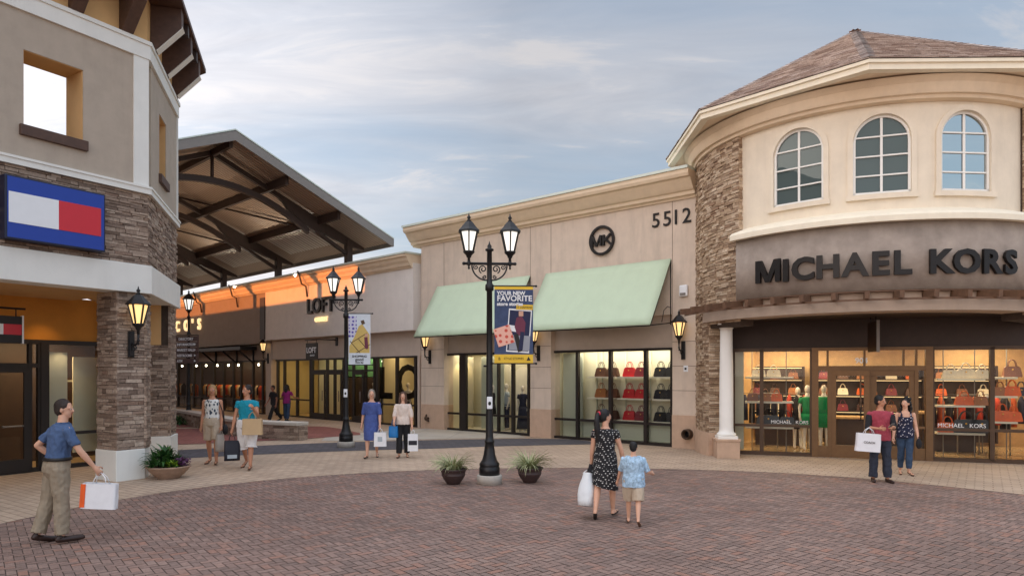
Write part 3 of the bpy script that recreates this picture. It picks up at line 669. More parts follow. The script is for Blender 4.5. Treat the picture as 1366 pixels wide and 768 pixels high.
# left bay: curtain panels, mannequins
mb=MB(); mb.box(g(596),g(612),1.0,1.04,.08,2.85); mb.build('curtain_panel',M['panel'],MH)
mb=MB(); mb.box(g(627),g(657),.85,.89,.08,2.85); mb.build('curtain_panel',M['panelgreen'],MH)
for a,b,zt in((664,683,2.55),(686,707,2.45)):
    xa,xb=H.t(a,1.3),H.t(b,1.3); mb=MB(); n=14; r=(xb-xa)/2
    poly=[(xa,.1),(xb,.1)]+[((xa+xb)/2+r*math.cos(math.pi*i/n),zt-r+r*math.sin(math.pi*i/n)) for i in range(n+1)]
    mb.yprism(poly,1.32,1.36); mb.build('arched_backdrop',M['ivory'],MH)
def mannequin(F,x,y,z,rz,label,top,bottom,kind='dress',s=1.0,group='mannequins in the shop windows'):
    g_=thing('mannequin',label,'mannequin',F.w(x,y,z),F.rz+rz,group)
    mb=MB()
    mb.loft([((0,0,.86*s),.13*s,.09*s),((0,0,.95*s),.15*s,.1*s),((0,0,1.10*s),.11*s,.085*s),((0,0,1.3*s),.145*s,.1*s),((0,0,1.42*s),.16*s,.08*s),((0,0,1.47*s),.07*s,.06*s),((0,-.01*s,1.56*s),.045*s,.05*s)],16)
    mb.ell((0,-.015*s,1.66*s),(.075*s,.09*s,.115*s))
    for sd in(-1,1):
        mb.tube([(sd*.155*s,0,1.4*s),(sd*.2*s,.02*s,1.15*s),(sd*.21*s,-.05*s,.92*s),(sd*.2*s,-.08*s,.8*s)],[.045*s,.035*s,.027*s,.03*s],10)
        mb.tube([(sd*.075*s,0,.9*s),(sd*.08*s,-.01*s,.5*s),(sd*.085*s,.01*s,.08*s),(sd*.09*s,-.12*s,.03*s)],[.085*s,.055*s,.04*s,.03*s],10)
    mb.build('figure',M['mannequin'],g_)
    mb=MB(); mb.loft([((0,0,.9*s),.17*s,.12*s),((0,0,1.10*s),.128*s,.1*s),((0,0,1.3*s),.162*s,.118*s),((0,0,1.42*s),.165*s,.095*s),((0,0,1.455*s),.1*s,.08*s)],18)
    for sd in(-1,1): mb.tube([(sd*.14*s,0,1.42*s),(sd*.19*s,.0,1.27*s)],[.07*s,.06*s],10)
    mb.build('top',top,g_)
    mb=MB()
    if kind=='dress': mb.loft([((0,0,.62*s),.22*s,.15*s),((0,0,.9*s),.178*s,.125*s),((0,0,1.0*s),.16*s,.112*s)],18)
    elif kind=='long': mb.loft([((0,0,.12*s),.26*s,.18*s),((0,0,.6*s),.2*s,.15*s),((0,0,.95*s),.17*s,.12*s)],18)
    else:
        mb.loft([((0,0,.8*s),.16*s,.115*s),((0,0,.98*s),.16*s,.115*s)],16)
        for sd in(-1,1): mb.tube([(sd*.08*s,0,.9*s),(sd*.082*s,-.01*s,.5*s),(sd*.087*s,.01*s,.1*s)],[.1*s,.07*s,.058*s],12)
    mb.build({'dress':'skirt','long':'long_skirt','pants':'trousers'}[kind],bottom,g_)
    return g_
fab=lambda n,c,v=.12:plain(n,c,.85,var=v,scale=9,bscale=90,bstr=.25)
M['f_black']=fab('black cloth',srgb(28,26,30)); M['f_navy']=fab('navy cloth',srgb(30,34,58)); M['f_pale']=fab('pale blue grey cloth',srgb(176,186,192)); M['f_green']=fab('emerald cloth',srgb(18,140,82)); M['f_white']=fab('white cloth',srgb(228,224,218),.05)
mannequin(H,H.t(659,.9),.9,.06,.3,'white mannequin in a short black dress just right of the lamp post, left hall window',M['f_black'],M['f_black'],'dress',.97)
mannequin(H,H.t(676,1.0),1.0,.06,-.5,'white mannequin in a pale blue top and dark trousers, left hall window',M['f_pale'],M['f_navy'],'pants')
mannequin(H,H.t(697.5,.85),.85,.06,.4,'white mannequin in a long sleeveless navy dress, left hall window',M['f_navy'],M['f_navy'],'long',.96)
# right bay: shelves with handbags
mb=MB(); mb.box(g(742),g(768),.62,.66,.06,2.88); mb.build('curtain_panel',M['panelgreen'],MH)
shs=[]
for nm,xa,xb in(('brown',g(777),g(814)),('red',g(817),g(860)),('black',g(864),g(896))):
    for z in(2.10,1.41,.71):
        mb=MB(); mb.box(xa,xb,.48,.92,z-.05,z); shs.append(mb.build('display_shelf',M['shelf'],MH))
mb=MB()
for px in(781,788,820,853,893): mb.tube([(g(px),.9,.1),(g(px),.9,2.9)],.02,6)
mb.build('shelf_upright_trim',M['panelgreen'],MH)
mb=MB(); mb.box(g(773),p[4],.42,.46,.09,.66); mb.build('plinth_panel',M['panelgreen'],MH)
leather=lambda n,c:plain(n,c,.4,var=.1,scale=12,bscale=90,bstr=.12)
LC={'brown':leather('brown leather',srgb(120,72,48)),'tan':leather('tan leather',srgb(168,104,58)),'red':leather('red leather',srgb(196,34,42)),'maroon':leather('maroon leather',srgb(122,34,46)),'black':leather('black leather',srgb(30,28,32)),'orange':leather('orange leather',srgb(224,96,26)),'white':leather('ivory leather',srgb(226,212,188)),'choc':leather('chocolate leather',srgb(84,50,36)),'navy':leather('navy leather',srgb(38,44,66))}
GOLD=plain('gold buckle',srgb(214,170,90),.3,metal=1,bstr=0)
_hb={}
def handbag(pos,rz,kind,label,group,s=1.0,wide=1.0):
    key=(kind,round(wide,2))
    if key not in _hb:
        mb=MB(); prof=[(-.17,0),(.17,0),(.185,.03),(.155,.22),(.12,.25),(-.12,.25),(-.155,.22),(-.185,.03)]
        a=[(x*wide,-.075,z) for x,z in prof]; b_=[(x*wide*.97,-.03 if z>.2 else -.085,z) for x,z in prof]
        n=len(prof); vs=[(x*wide,-.08+.05*(z/.25),z) for x,z in prof]+[(x*wide,.08-.05*(z/.25),z) for x,z in prof]
        mb.add(vs,[tuple(range(n)),tuple(range(2*n-1,n-1,-1))]+[(i,n+i,n+(i+1)%n,(i+1)%n) for i in range(n)])
        body=mb.mesh('bag_body',LC[kind])
        hs=[]
        for y in(-.036,.036):
            mb=MB(); mb.tube([(.085*wide*math.cos(t),y,.235+.17*math.sin(t)) for t in[math.pi*i/12 for i in range(13)]],.009,6); hs.append(mb.mesh('bag_handle',LC[kind]))
        mb=MB(); mb.ell((0,-.058,.17),(.02,.01,.02),n=8,k=6); bk=mb.mesh('bag_clasp',GOLD)
        _hb[key]=(body,hs,bk)
    body,hs,bk=_hb[key]
    g_=thing('handbag',label,'handbag',pos,rz,group); g_.scale=(s,s,s)
    for nm,me in(('bag_body',body),('bag_handle',hs[0]),('bag_handle',hs[1]),('bag_clasp',bk)):
        o=bpy.data.objects.new(nm,me); col.objects.link(o); o.parent=g_
    return g_
rows=[('top',2.10),('middle',1.41),('bottom',.71)]
bays={'brown':((g(793),'left'),(g(808.5),'right')),'red':((g(831),'left'),(g(847),'right')),'black':((g(873),'left'),(g(888),'right'))}
kinds={('brown','top'):('choc','choc'),('brown','middle'):('tan','brown'),('brown','bottom'):('brown','choc'),
       ('red','top'):('red','maroon'),('red','middle'):('red','red'),('red','bottom'):('red','maroon'),
       ('black','top'):('black','black'),('black','middle'):('black','black'),('black','bottom'):('black','black')}
words={'choc':'dark brown','tan':'tan','brown':'brown','red':'red','maroon':'maroon','black':'black'}
for bn,pos in bays.items():
    for rn,z in rows:
        for (x,sd),k in zip(pos,kinds[(bn,rn)]):
            handbag(H.w(x-.02,.66,z),H.rz,k,f'{words[k]} two-handled handbag, {sd} one on the {rn} shelf of the {bn} bag column','handbags on the hall window shelves',1.18)
# awnings
def awning(xa,xb,label):
    a=thing('awning',label,'awning',H.w((xa+xb)/2,0,5.6),H.rz,'sage green cloth awnings'); hw=(xb-xa)/2
    mb=MB(); d=1.24; h=-2.02; n=14; k=8; vs=[]; rr=random.Random(int(xa*10))
    for j in range(k+1):
        for i in range(n+1):
            u=i/n; v=j/k; sag=.018*math.sin(math.pi*v)*(.5+.5*abs(math.sin(u*math.pi*5)))
            vs.append((-hw+2*hw*u,-.02-d*v+sag*.3,h*v-sag))
    fs=[(j*(n+1)+i,j*(n+1)+i+1,(j+1)*(n+1)+i+1,(j+1)*(n+1)+i) for j in range(k) for i in range(n)]
    mb.add(vs,fs,0,True); o=mb.build('awning_cloth',M['awning'],a); s=o.modifiers.new('t','SOLIDIFY'); s.thickness=.012
    mb=MB()
    for x in(-hw+.02,0,hw-.02):
        mb.tube([(x,-.01,-.03),(x,-.01,-1.95)],.018,6); mb.tube([(x,-.02,-1.9),(x,-d+.03,h-.01)],.018,6); mb.tube([(x,-.03,-.06),(x,-d+.02,h-.025)],.016,6)
        mb.tube([(x,-.02,-1.45),(x,-.2,-1.42),(x,-.42,-1.55),(x,-.55,-1.9)],.012,6)
    mb.tube([(-hw+.02,-d+.02,h-.02),(hw-.02,-d+.02,h-.02)],.018,6); mb.build('awning_frame',M['blackmetal'],a)
    for u in(.2,.4,.6,.8):
        mb=MB(); mb.tube([(-hw+2*hw*u,-.02-d*v+.012*math.sin(math.pi*v)*.3-.004,h*v-.012*math.sin(math.pi*v)+.006) for v in[j/8 for j in range(9)]],.007,5); mb.build('awning_seam',M['awning'],o)
    mb=MB(); mb.beam((-hw,-.02-d*.985,h*.985+.006),(hw,-.02-d*.985,h*.985+.006),.05,.006); mb.build('awning_hem',M['awning'],o)
awning(H.t(584,0),H.t(708,0),'sage green sloping awning over the left hall window, partly behind the lamp banner')
awning(H.t(729,0),H.t(895.7,0),'sage green sloping awning over the handbag window, below the round emblem')
# emblem, house number
E_=thing('round_emblem_sign','round dark bronze ring emblem with MK letters on the beige hall wall','sign',H.w(H.t(804,0),-.02,H.z(804,321,0)),H.rz)
mb=MB(); r0,r1=.475,.392; n=48
for a,b,yy in((r0,r1,-.075),):
    vs=[]
    for i in range(n):
        t=2*math.pi*i/n
        for r,y in((a,0),(a,yy),(b,yy),(b,0)): vs.append((r*math.cos(t),y,r*math.sin(t)))
    mb.add(vs,[(i*4+j,((i+1)%n)*4+j,((i+1)%n)*4+(j+1)%4,i*4+(j+1)%4) for i in range(n) for j in range(4)],0,False)
mb.build('emblem_ring',M['letters'],E_,bevel=.01)
mb=MB()
def stroke(a,b,w_=.075,y0=-.075,y1=-.01):
    a=Vector((a[0],0,a[1])); b=Vector((b[0],0,b[1])); d=(b-a).normalized(); nn=Vector((-d.z,0,d.x))*w_/2
    mb.yprism([((a+nn).x,(a+nn).z),((a-nn).x,(a-nn).z),((b-nn).x,(b-nn).z),((b+nn).x,(b+nn).z)],y0,y1)
T,Bt=.17,-.17
stroke((-.36,T),(-.36,Bt)); stroke((-.34,T),(-.2,Bt),.06,-.077,-.012); stroke((-.2,Bt),(-.04,T),.055,-.073,-.008); stroke((-.03,T),(-.03,Bt),.07,-.078,-.013)
stroke((.08,T),(.08,Bt),.07,-.076,-.011); stroke((.12,-.02),(.33,T),.065,-.079,-.014); stroke((.14,.03),(.36,Bt),.065,-.072,-.007)
mb.build('emblem_letters',M['letters'],E_)
S=thing('house_number','dark metal number 5512 high on the beige hall wall beside the stone tower','sign',H.w(H.t(896,0),-.015,H.z(896,301,0)),H.rz)
for i,ch in enumerate('5512'):
    mb=MB(); addtext(mb,Matrix.Translation((H.t((875.5,890.5,902,916.5)[i],0)-H.t(896,0),0,.02+.0*i))@FACE,ch,.62,ext=.02,off=.002); mb.build('number_digit',M['letters'],S)
# small wall fittings
def fitting(name,label,cat,F,px,py,build,grp=None):
    g_=thing(name,label,cat,F.w(F.t(px,0),0,F.z(px,py,0)),F.rz,grp); build(g_); return g_
def alarm(g_):
    mb=MB(); mb.box(-.13,.13,-.10,0,-.17,.17); mb.build('siren_case',M['signwhite'],g_,bevel=.04)
    mb=MB(); mb.box(-.09,.09,-.125,-.10,-.13,-.06); mb.build('siren_grille',M['fascia'],g_,bevel=.01)
fitting('alarm_box','small white alarm siren box on the hall wall beside the right awning','alarm box',H,913,388,alarm)
def plate(g_):
    mb=MB(); mb.box(-.07,.07,-.02,0,-.09,.09); mb.build('cover_plate',M['signwhite'],g_,bevel=.006)
    mb=MB(); mb.box(-.03,.03,-.03,-.02,-.03,.03); mb.build('socket_cover',M['blackmetal'],g_)
fitting('junction_plate','small square white outlet plate under the right hall lantern','outlet',H,915,491.5,plate)
def port(g_):
    mb=MB(); mb.M=Matrix.Rotation(R(90),4,'X')
    mb.lathe([(.14,0),(.155,.03),(.15,.2),(.115,.22),(.1,.20),(.095,.06)],n=20); mb.build('pipe_collar',M['bronze'],g_)
    mb=MB(); mb.M=Matrix.Rotation(R(90),4,'X'); mb.lathe([(.094,.05),(.094,.07)],n=20); mb.build('pipe_mouth',M['blackmetal'],g_)
fitting('wall_pipe','dark round pipe outlet low on the hall wall next to the stone tower','pipe',H,919,578.5,port)
def valve(g_):
    mb=MB(); mb.tube([(0,0,0),(0,-.14,0)],.05,10); mb.ell((0,-.15,.0),(.085,.06,.085)); mb.ell((.06,-.14,-.07),(.06,.05,.05)); mb.ell((.0,-.13,.11),(.04,.04,.06)); mb.build('valve_body',M['bronze'],g_)
    mb=MB(); mb.tube([(-.08,-.1,-.06),(.1,-.1,-.1)],.035,8); mb.build('valve_cap',M['blackmetal'],g_)
fitting('standpipe_valve','dark twin standpipe valve low on the left pier of the hall','valve',H,572,557.5,valve)
wall_lantern(H,H.t(912,0),0,H.z(912,467,0),'black wall lantern with amber glass between the right awning and the stone tower',glow=9)
wall_lantern(H,H.t(574,0),0,H.z(574,476,0),'black wall lantern with amber glass under the left corner of the left awning',glow=9)
wall_lantern(H,H.t(719,0),0,H.z(719,471,0),'black wall lantern half hidden behind the blue lamp banner between the awnings',glow=9)

# ------------------------------------------------------------------ the long shop row with LOFT and its orange lit cornice
L_=Frame(-3.93,28.27,.7246,-.689)
LO=thing('shop_row','grey beige shop row with a long cornice running back under the steel pavilion','building',L_.o,L_.rz)
lt=lambda px,o=0:L_.t(px,o)
X0,X1,XD=-33,.35,lt(364)                              # far end, end at the hall, divide between the two shops
WT,SB,CBL=2.93,3.95,6.45
mb=MB(); mb.box(XD,X1,-.42,.1,SB,CBL+.2); mb.build('sign_wall',M['loft'],LO)
mb=MB(); mb.box(X0,XD-.0,-.40,.1,SB-.15,CBL+.2); mb.build('sign_wall',M['shadedwall'],LO)
mb=MB(); mb.box(XD-.55,XD-.02,-.46,-.39,4.0,6.2); mb.build('wall_panel',M['darkbrown'],LO)
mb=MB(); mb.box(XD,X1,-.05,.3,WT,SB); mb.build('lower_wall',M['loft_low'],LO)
mb=MB(); mb.box(X0,XD,-.05,.3,WT,SB-.15); mb.build('lower_wall',M['shadedwall'],LO)
prof=lambda e:[(.3,CBL),(-.46-e,CBL),(-.5-e,CBL+.06),(-.56-e,CBL+.09),(-.6-e,CBL+.2),(-.68-e,CBL+.3),(-.72-e,CBL+.42),(-.8-e,CBL+.45),(-.8-e,CBL+.55),(.3,CBL+.55)]
mb=MB(); mb.xprism(prof(0),X0,X1-.05); mb.build('cornice',M['cornice'],LO)
mb=MB(); mb.box(X0,X1+.0,-.84,.35,CBL+.55,CBL+.62); mb.build('parapet_coping',M['coping'],LO)
for x in(lt(411,-.4),lt(318,-.4),lt(270,-.4)):
    mb=MB(); mb.tube([(x,-.45,5.9),(x,-.52,6.4),(x,-.75,6.5),(x,-.88,6.95),(x-.1,-.9,7.1)],.04,6); mb.build('downpipe',M['steel'],LO)
mb=MB(); mb.box(XD-.55,XD+.02,-.12,.3,0,SB-.15); mb.build('pier',M['loft_low'],LO)
mb=MB(); mb.box(lt(559.5),X1,-.10,.3,0,WT); mb.build('pier',M['loft_low'],LO)
def glazing(xs,thick,z0,z1,mid,xa,xb,mat):
    mb=MB(); mb.box(xa,xb,-.06,.06,z1-.08,z1); mb.box(xa,xb,-.06,.06,z0,z0+.08)
    if mid: mb.box(xa,xb,-.04,.05,mid,mid+.07)
    bars(mb,xs,-.06,.06,z0,z1,thick)
    o=mb.build('window_frame',mat,LO); mb=MB(); mb.quad((xa,.02,z0+.05),(xb,.02,z0+.05),(xb,.02,z1-.05),(xa,.02,z1-.05)); mb.build('glass_pane',M['glass'],o); return o
glazing([lt(x) for x in(371,380,397,415)],.13,0,WT,.85,lt(369),lt(415),M['blackfr'])
glazing([lt(x) for x in(504,530,555,559)],.13,0,WT,.85,lt(502),lt(560),M['blackfr'])
xa,xb=lt(415.5),lt(502)
fr=glazing([lt(x) for x in(417,437,447,459,472,488,500)],.10,0,WT,0,xa,xb,M['blackfr'])
mb=MB(); mb.box(xa,xb,-.05,.05,2.3,2.38)
for a,b in((417,437),(437,459),(472,488)):
    A,Z=lt(a)+.05,lt(b)-.05
    d_=MB(); d_.box(A,Z,-.10,-.065,.03,.3); d_.box(A,Z,-.10,-.065,2.15,2.3); d_.box(A,A+.13,-.10,-.065,.3,2.15); d_.box(Z-.13,Z,-.10,-.065,.3,2.15); dd=d_.build('entrance_door',M['blackfr'],LO)
    d_=MB(); d_.tube([(Z-.2,-.14,.9),(Z-.2,-.14,1.4)],.02,6); d_.build('door_handle',M['fascia'],dd)
mb.build('transom_bar',M['blackfr'],LO)
glazing([lt(x) for x in(238,250,259,269,286,299,312,322,338,351)],.12,0,WT,.7,lt(222),lt(353),M['blackfr'])
mb=MB(); mb.box(XD-.4,X1,2.6,2.7,0,3.2); mb.build('shop_back_wall',M['panel'],LO)
mb=MB(); mb.box(X0,XD-.4,2.2,2.3,0,3.2); mb.build('shop_back_wall',M['darkwood'],LO)
mb=MB(); mb.box(XD-.4,XD-.2,.1,2.6,0,3.2); mb.box(lt(417),lt(417)+.1,.3,2.6,0,3.0); mb.box(lt(502),lt(502)+.1,.3,2.6,0,3.0); mb.build('shop_side_wall',M['panel'],LO)
mb=MB(); mb.box(X0,X1,.1,2.7,3.15,3.2); mb.build('shop_ceiling',M['ceil'],LO)
mb=MB(); mb.box(X0,X1,.1,2.7,0,.03); mb.build('shop_floor',M['shopfloor'],LO)
mb=MB(); mb.box(lt(418),lt(500),1.7,1.75,0,2.0); mb.build('dark_counter_wall',M['darkwood'],LO)
mb=MB(); mb.box(lt(419),lt(470),1.72,1.78,2.05,3.1); mb.build('green_wall_panel',plain('green light wall',srgb(96,160,110),.7,bstr=0),LO)
for px,pw,cl in((392,3.2,(1,.66,.24)),(530,3.4,(1,.72,.36)),(455,3,(1,.7,.4))): area('shop_light',L_.w(lt(px),1.0,3.1),(0,0,L_.rz),pw,.7,27,c=cl)
area('shop_light',L_.w(lt(300),1.0,3.1),(0,0,L_.rz),9,.7,85,c=(1,.62,.30))
spot('window_spot',L_.w(lt(409),1.2,3.0),(R(10),0,L_.rz),80,90,c=(1,.72,.3))
mb=MB()
rr=random.Random(5)
for px in(425,432,440,450,455,468,478,486,495): mb.ell((lt(px),1.2+rr.random()*.3,2.72+rr.random()*.2),(.05,.05,.06),n=8,k=6)
mb.build('spot_bulb',M['bulb'],LO)
mb=MB()
for px in(243,262,275,290,305,318,345): mb.ell((lt(px,1.2),1.2,2.72),(.06,.06,.07),n=8,k=6)
mb.build('spot_bulb',M['bulb'],LO)
# goods in the far left shop
gm=[fab('rust goods',srgb(190,84,40)),fab('coral goods',srgb(200,70,50)),fab('ochre goods',srgb(206,150,80)),fab('ivory goods',srgb(226,206,176)),M['f_black']]
for i,px in enumerate((240,256,276,284,293,305,318,330,346)):
    x=lt(px,1.1); rk=thing('garment_rack',f'clothes rack number {i} glowing','rack',L_.w(x,1.2,0),L_.rz,'clothes racks behind the far left shop windows')
    rk['label']=f"{['first','second','third','fourth','fifth','sixth','seventh','eighth','ninth'][i]} clothes rack from the left behind the glowing far left shop windows"
    mb=MB(); mb.tube([(-.55,0,0),(-.55,0,1.55),(.55,0,1.55),(.55,0,0)],.02,6); mb.build('rack_frame',M['blackmetal'],rk)
    for k in range(5):
        mb=MB(); xx=-.42+k*.21; ln=rr.uniform(.55,.95); mb.loft([((xx,0,1.5-ln),.08,.16),((xx,0,1.35),.07,.17),((xx,0,1.5),.03,.06)],12); mb.build('garment',gm[(i+k)%5],rk)
mannequin(L_,lt(436,1.2),1.2,.03,.2,'pale mannequin in black deep inside the doorway of the grey beige shop',M['f_black'],M['f_black'],'pants')
mannequin(L_,lt(499,.9),.9,.03,.2,'white headed mannequin in dark clothes left of the big window letter O',M['f_black'],M['f_navy'],'pants')
mannequin(L_,lt(512,.7),.7,.03,.0,'white headed mannequin in a striped dark top right behind the woman in blue',M['f_navy'],M['f_black'],'dress')
mannequin(L_,lt(545,.9),.9,.03,.0,'mannequin under the big window letter O behind the woman with long brown hair',M['f_white'],M['f_black'],'long')
S=thing('window_lettering','huge black letters LOFT standing inside the right shop row window','sign',L_.w(lt(545,.3),.3,0),L_.rz)
for ch,px in zip('LOF',(514,545,571)):
    mb=MB(); addtext(mb,Matrix.Translation((lt(px,.3)-lt(545,.3),0,1.15))@FACE,ch,2.05 if ch=='O' else 1.9,ext=.03,off=.05 if ch!='O' else .03); mb.build('window_letter',M['letters'],S)
S=thing('shop_sign','dark raised letters LOFT with small lit word OUTLET on the grey wall','sign',L_.w(lt(431,-.42),-.42,L_.z(431,408,-.42)),L_.rz)
for i,ch in enumerate('LOFT'):
    mb=MB(); addtext(mb,Matrix.Translation((lt((414.5,424,434,443)[i],-.42)-lt(431,-.42),-.06,-.28))@FACE,ch,.98,ext=.05,off=.02); mb.build('sign_letter',M['letters'],S)
mb=MB(); addtext(mb,Matrix.Translation((-.1,-.05,-.72))@FACE,'OUTLET',.30,ext=.03,off=.006); mb.build('lettering',M['warmglow'],S)
S=thing('shop_sign','glowing warm letters CHICO\'S on the brown wall at the far left of the shop row','sign',L_.w(lt(272,-.42),-.42,L_.z(262,432,-.42)),L_.rz)
for ch,px in zip("CHICO'S",(208,219,229,238,250,258,267)):
    mb=MB(); addtext(mb,Matrix.Translation((lt(px,-.42)-lt(272,-.42),-.06,-.35))@FACE,ch,.95,ext=.05,off=.015); mb.build('sign_letter',M['warmglow'],S)
S=thing('blade_sign','small black hanging sign with white letters LOFT over the shop row door','sign',L_.w(lt(416,-1.0),-1.0,L_.z(416,468,-1)),L_.rz)
mb=MB(); mb.box(-.5,.5,-.03,.03,-.37,.37); mb.build('sign_board',M['blackfr'],S,bevel=.01)
mb=MB(); addtext(mb,Matrix.Translation((0,-.034,-.08))@FACE,'LOFT',.36,ext=.004,off=.006); addtext(mb,Matrix.Translation((.1,-.034,-.24))@FACE,'OUTLET',.11,ext=.004); mb.build('lettering',M['signwhite'],S)
mb=MB(); mb.tube([(-.6,0,.52),(.62,0,.52)],.025,6); mb.tube([(.62,0,.52),(.62,.95,.52)],.025,6); mb.tube([(-.4,0,.37),(-.4,0,.52)],.012,6); mb.tube([(.4,0,.37),(.4,0,.52)],.012,6); mb.box(.55,.7,.9,.95,.25,.65); mb.build('hanging_bracket',M['blackmetal'],S)
A_=thing('shop_canopy','dark flat metal canopy with triangular brackets over the far left shop windows','canopy',L_.w(lt(300),-.1,3.5),L_.rz)
xa,xb=lt(246)-lt(300),lt(344)-lt(300)
mb=MB(); mb.box(xa,xb,-.9,.03,-.02,.16); mb.build('canopy_slab',M['blackmetal'],A_)
for px in(262,290,318,340):
    x=lt(px)-lt(300); mb=MB(); mb.beam((x,.0,-.02),(x,.0,-.75),.08,.08); mb.beam((x,.0,-.72),(x,-.8,-.06),.08,.08); mb.build('canopy_bracket',M['blackmetal'],A_)
wall_lantern(L_,lt(358,-.12),-.12,L_.z(358,478,-.12),'black wall lantern glowing on the grey pier between the two row shops',glow=9)

# ------------------------------------------------------------------ the open steel pavilion behind
PV=thing('steel_pavilion','open gabled steel pavilion roof with arched trusses over the walkway','pavilion',L_.o,L_.rz)
yE,yR,yL=1.1,-6.17,-13.44; zE,zR=8.12,11.15; xg,xf=-3.1,-36
sl_=(zR-zE)/(yE-yR)
mb=MB(); th=.10
mb.xprism([(yE,zE),(yR,zR),(yL,zE),(yL,zE+th),(yR,zR+th),(yE,zE+th)],xf,xg)
mb.build('roof_deck',M['fascia'],PV)
def deckmat():
    m,nt,b=nodes('ribbed deck underside'); co=coords(nt); wv=N(nt,'ShaderNodeTexWave',Scale=1.6); wv.bands_direction='X'; nt.links.new(co,wv.inputs['Vector'])
    o=ramp(nt,wv.outputs['Fac'],[(.2,srgb(146,124,106)),(.5,srgb(180,158,138))]); nt.links.new(o,b.inputs['Base Color']); b.inputs['Roughness'].default_value=.45; bump(nt,b,wv.outputs['Fac'],.5,.05); return m
mb=MB()
for a,b in((yE-.05,yR),(yL+.05,yR)):
    za,zb_=zE-.01,zR-.01-.0
    mb.add([(xf+.1,a,za),(xg-.1,a,za),(xg-.1,b,zb_),(xf+.1,b,zb_)],[(0,1,2,3)])
mb.build('roof_soffit',deckmat(),PV)
DECKGLOW=plain('pale ribbed deck glow',srgb(226,222,212),.5,var=.05,bstr=0)  # opaque pale panels: light on the ribbed deck is put into their colour
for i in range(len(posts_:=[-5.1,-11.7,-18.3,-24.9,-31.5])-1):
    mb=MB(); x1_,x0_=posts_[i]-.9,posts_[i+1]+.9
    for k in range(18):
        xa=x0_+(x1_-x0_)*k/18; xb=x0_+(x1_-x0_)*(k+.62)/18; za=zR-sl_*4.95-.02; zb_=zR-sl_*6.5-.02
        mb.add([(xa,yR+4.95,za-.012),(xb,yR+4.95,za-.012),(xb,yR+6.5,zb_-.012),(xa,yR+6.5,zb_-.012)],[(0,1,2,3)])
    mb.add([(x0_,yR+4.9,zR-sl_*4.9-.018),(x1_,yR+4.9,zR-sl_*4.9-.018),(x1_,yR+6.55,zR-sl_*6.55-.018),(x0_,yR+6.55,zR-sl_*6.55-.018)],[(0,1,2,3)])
    mb.build('painted_glow_panel',DECKGLOW,PV)
mb=MB()                                                     # gable and eave fascia
for a,b in((yE+.02,yR),(yR,yL-.02)):
    pa=(a,zE) if a!=yR else (a,zR); pb=(b,zR) if b==yR else (b,zE)
    mb.xprism([(pa[0],pa[1]-.20),(pb[0],pb[1]-.20),(pb[0],pb[1]+.16),(pa[0],pa[1]+.16)],xg,xg+.06)
mb.box(xf,xg+.06,yE,yE+.05,zE-.18,zE+.14); mb.build('roof_fascia',M['fascia'],PV)
mb=MB(); mb.xprism([(yE+.05,zE+.15),(yR,zR+.18),(yL,zE+.15),(yL,zE+.2),(yR,zR+.23),(yE+.05,zE+.2)],xf,xg+.08); mb.build('edge_flashing_trim',M['coping'],PV)
yP=.1; yP2=yL+1.0
posts=[-5.1,-11.7,-18.3,-24.9,-31.5]
for x in posts:
    mb=MB()
    for sgn in(1,-1):
        Y=lambda d:yR+sgn*d                                  # d = distance from the ridge line
        top=lambda d:zR-.12-sl_*d
        D=(yP-yR); E0=yE-yR
        poly=[(Y(.12),top(.12)),(Y(E0-.2),top(E0-.2)),(Y(E0-.2),top(E0-.2)-.12),(Y(D),top(D)-.34),(Y(3.9),top(3.9)-.62),(Y(3.2),top(3.2)-.42),(Y(3.0),top(3.0)-.26),(Y(2.8),top(2.8)-.20),(Y(.12),top(.12)-.20)]
        if sgn<0: poly=poly[::-1]
        mb.xprism(poly,x-.09,x+.09)
        arcp=[]
        for i in range(13):
            d=4.2*i/12; arcp.append((Y(d),9.95-.078*d*d))
        lo=[(y,z-.24) for y,z in arcp][::-1]
        q=arcp+lo
        if sgn>0: q=q[::-1]
        mb.xprism(q,x-.11,x+.11)
        # lower chord from the haunch to the post
        mb.beam((x,Y(3.9),top(3.9)-.55),(x,Y(D),top(D)-.75),.16,.14)
    mb.tube([(x,yR,9.8),(x,yR,zR-.2)],.07,8); mb.build('roof_truss',M['steeldk'],PV)
    for y_ in(yP,yP2):
        mb=MB(); h=zE-.1+sl_*(yE-yP)-.1; mb.box(x-.14,x+.14,y_-.14,y_+.14,0 if y_==yP2 else 3.3,h); mb.build('roof_post',M['steeldk'],PV)
for d in(2.3,4.7):
    for sgn in(1,-1):
        mb=MB(); y_=yR+sgn*d; z_=zR-sl_*d-.13; mb.beam((xf+.3,y_,z_-.08),(xg-.3,y_,z_-.08),.14,.34); mb.build('roof_purlin',M['steeldk'],PV)
mb=MB(); mb.beam((xf+.3,yR,zR-.25),(xg-.3,yR,zR-.25),.14,.26); mb.build('ridge_beam',M['steeldk'],PV)
mb=MB()
for i in range(len(posts)-1):
    x=posts[i]; x2=posts[i+1]
    for sgn in(1,-1): 
        mb.tube([(x,yR+sgn*6.2,zR-sl_*6.2-.14),(x2,yR+sgn*1.0,zR-sl_*1.0-.16)],.045,6)
mb.build('diagonal_brace',M['steeldk'],PV)
for x in posts[:4]:
    mb=MB(); mb.box(x-.12,x+.12,yP-.34,yP-.14,7.0,7.22); mb.build('uplight_fixture',M['steeldk'],PV)
    for dx in(-3.2,):
        so_=spot('uplight',L_.w(x+dx,yP-.9,6.9),(R(188),0,L_.rz),650,150,c=(1,.90,.74),blend=1)
    spot('uplight',L_.w(x-3.3,yR+.5,7.2),(R(180),0,0),120,160,c=(1,.78,.56),blend=1)
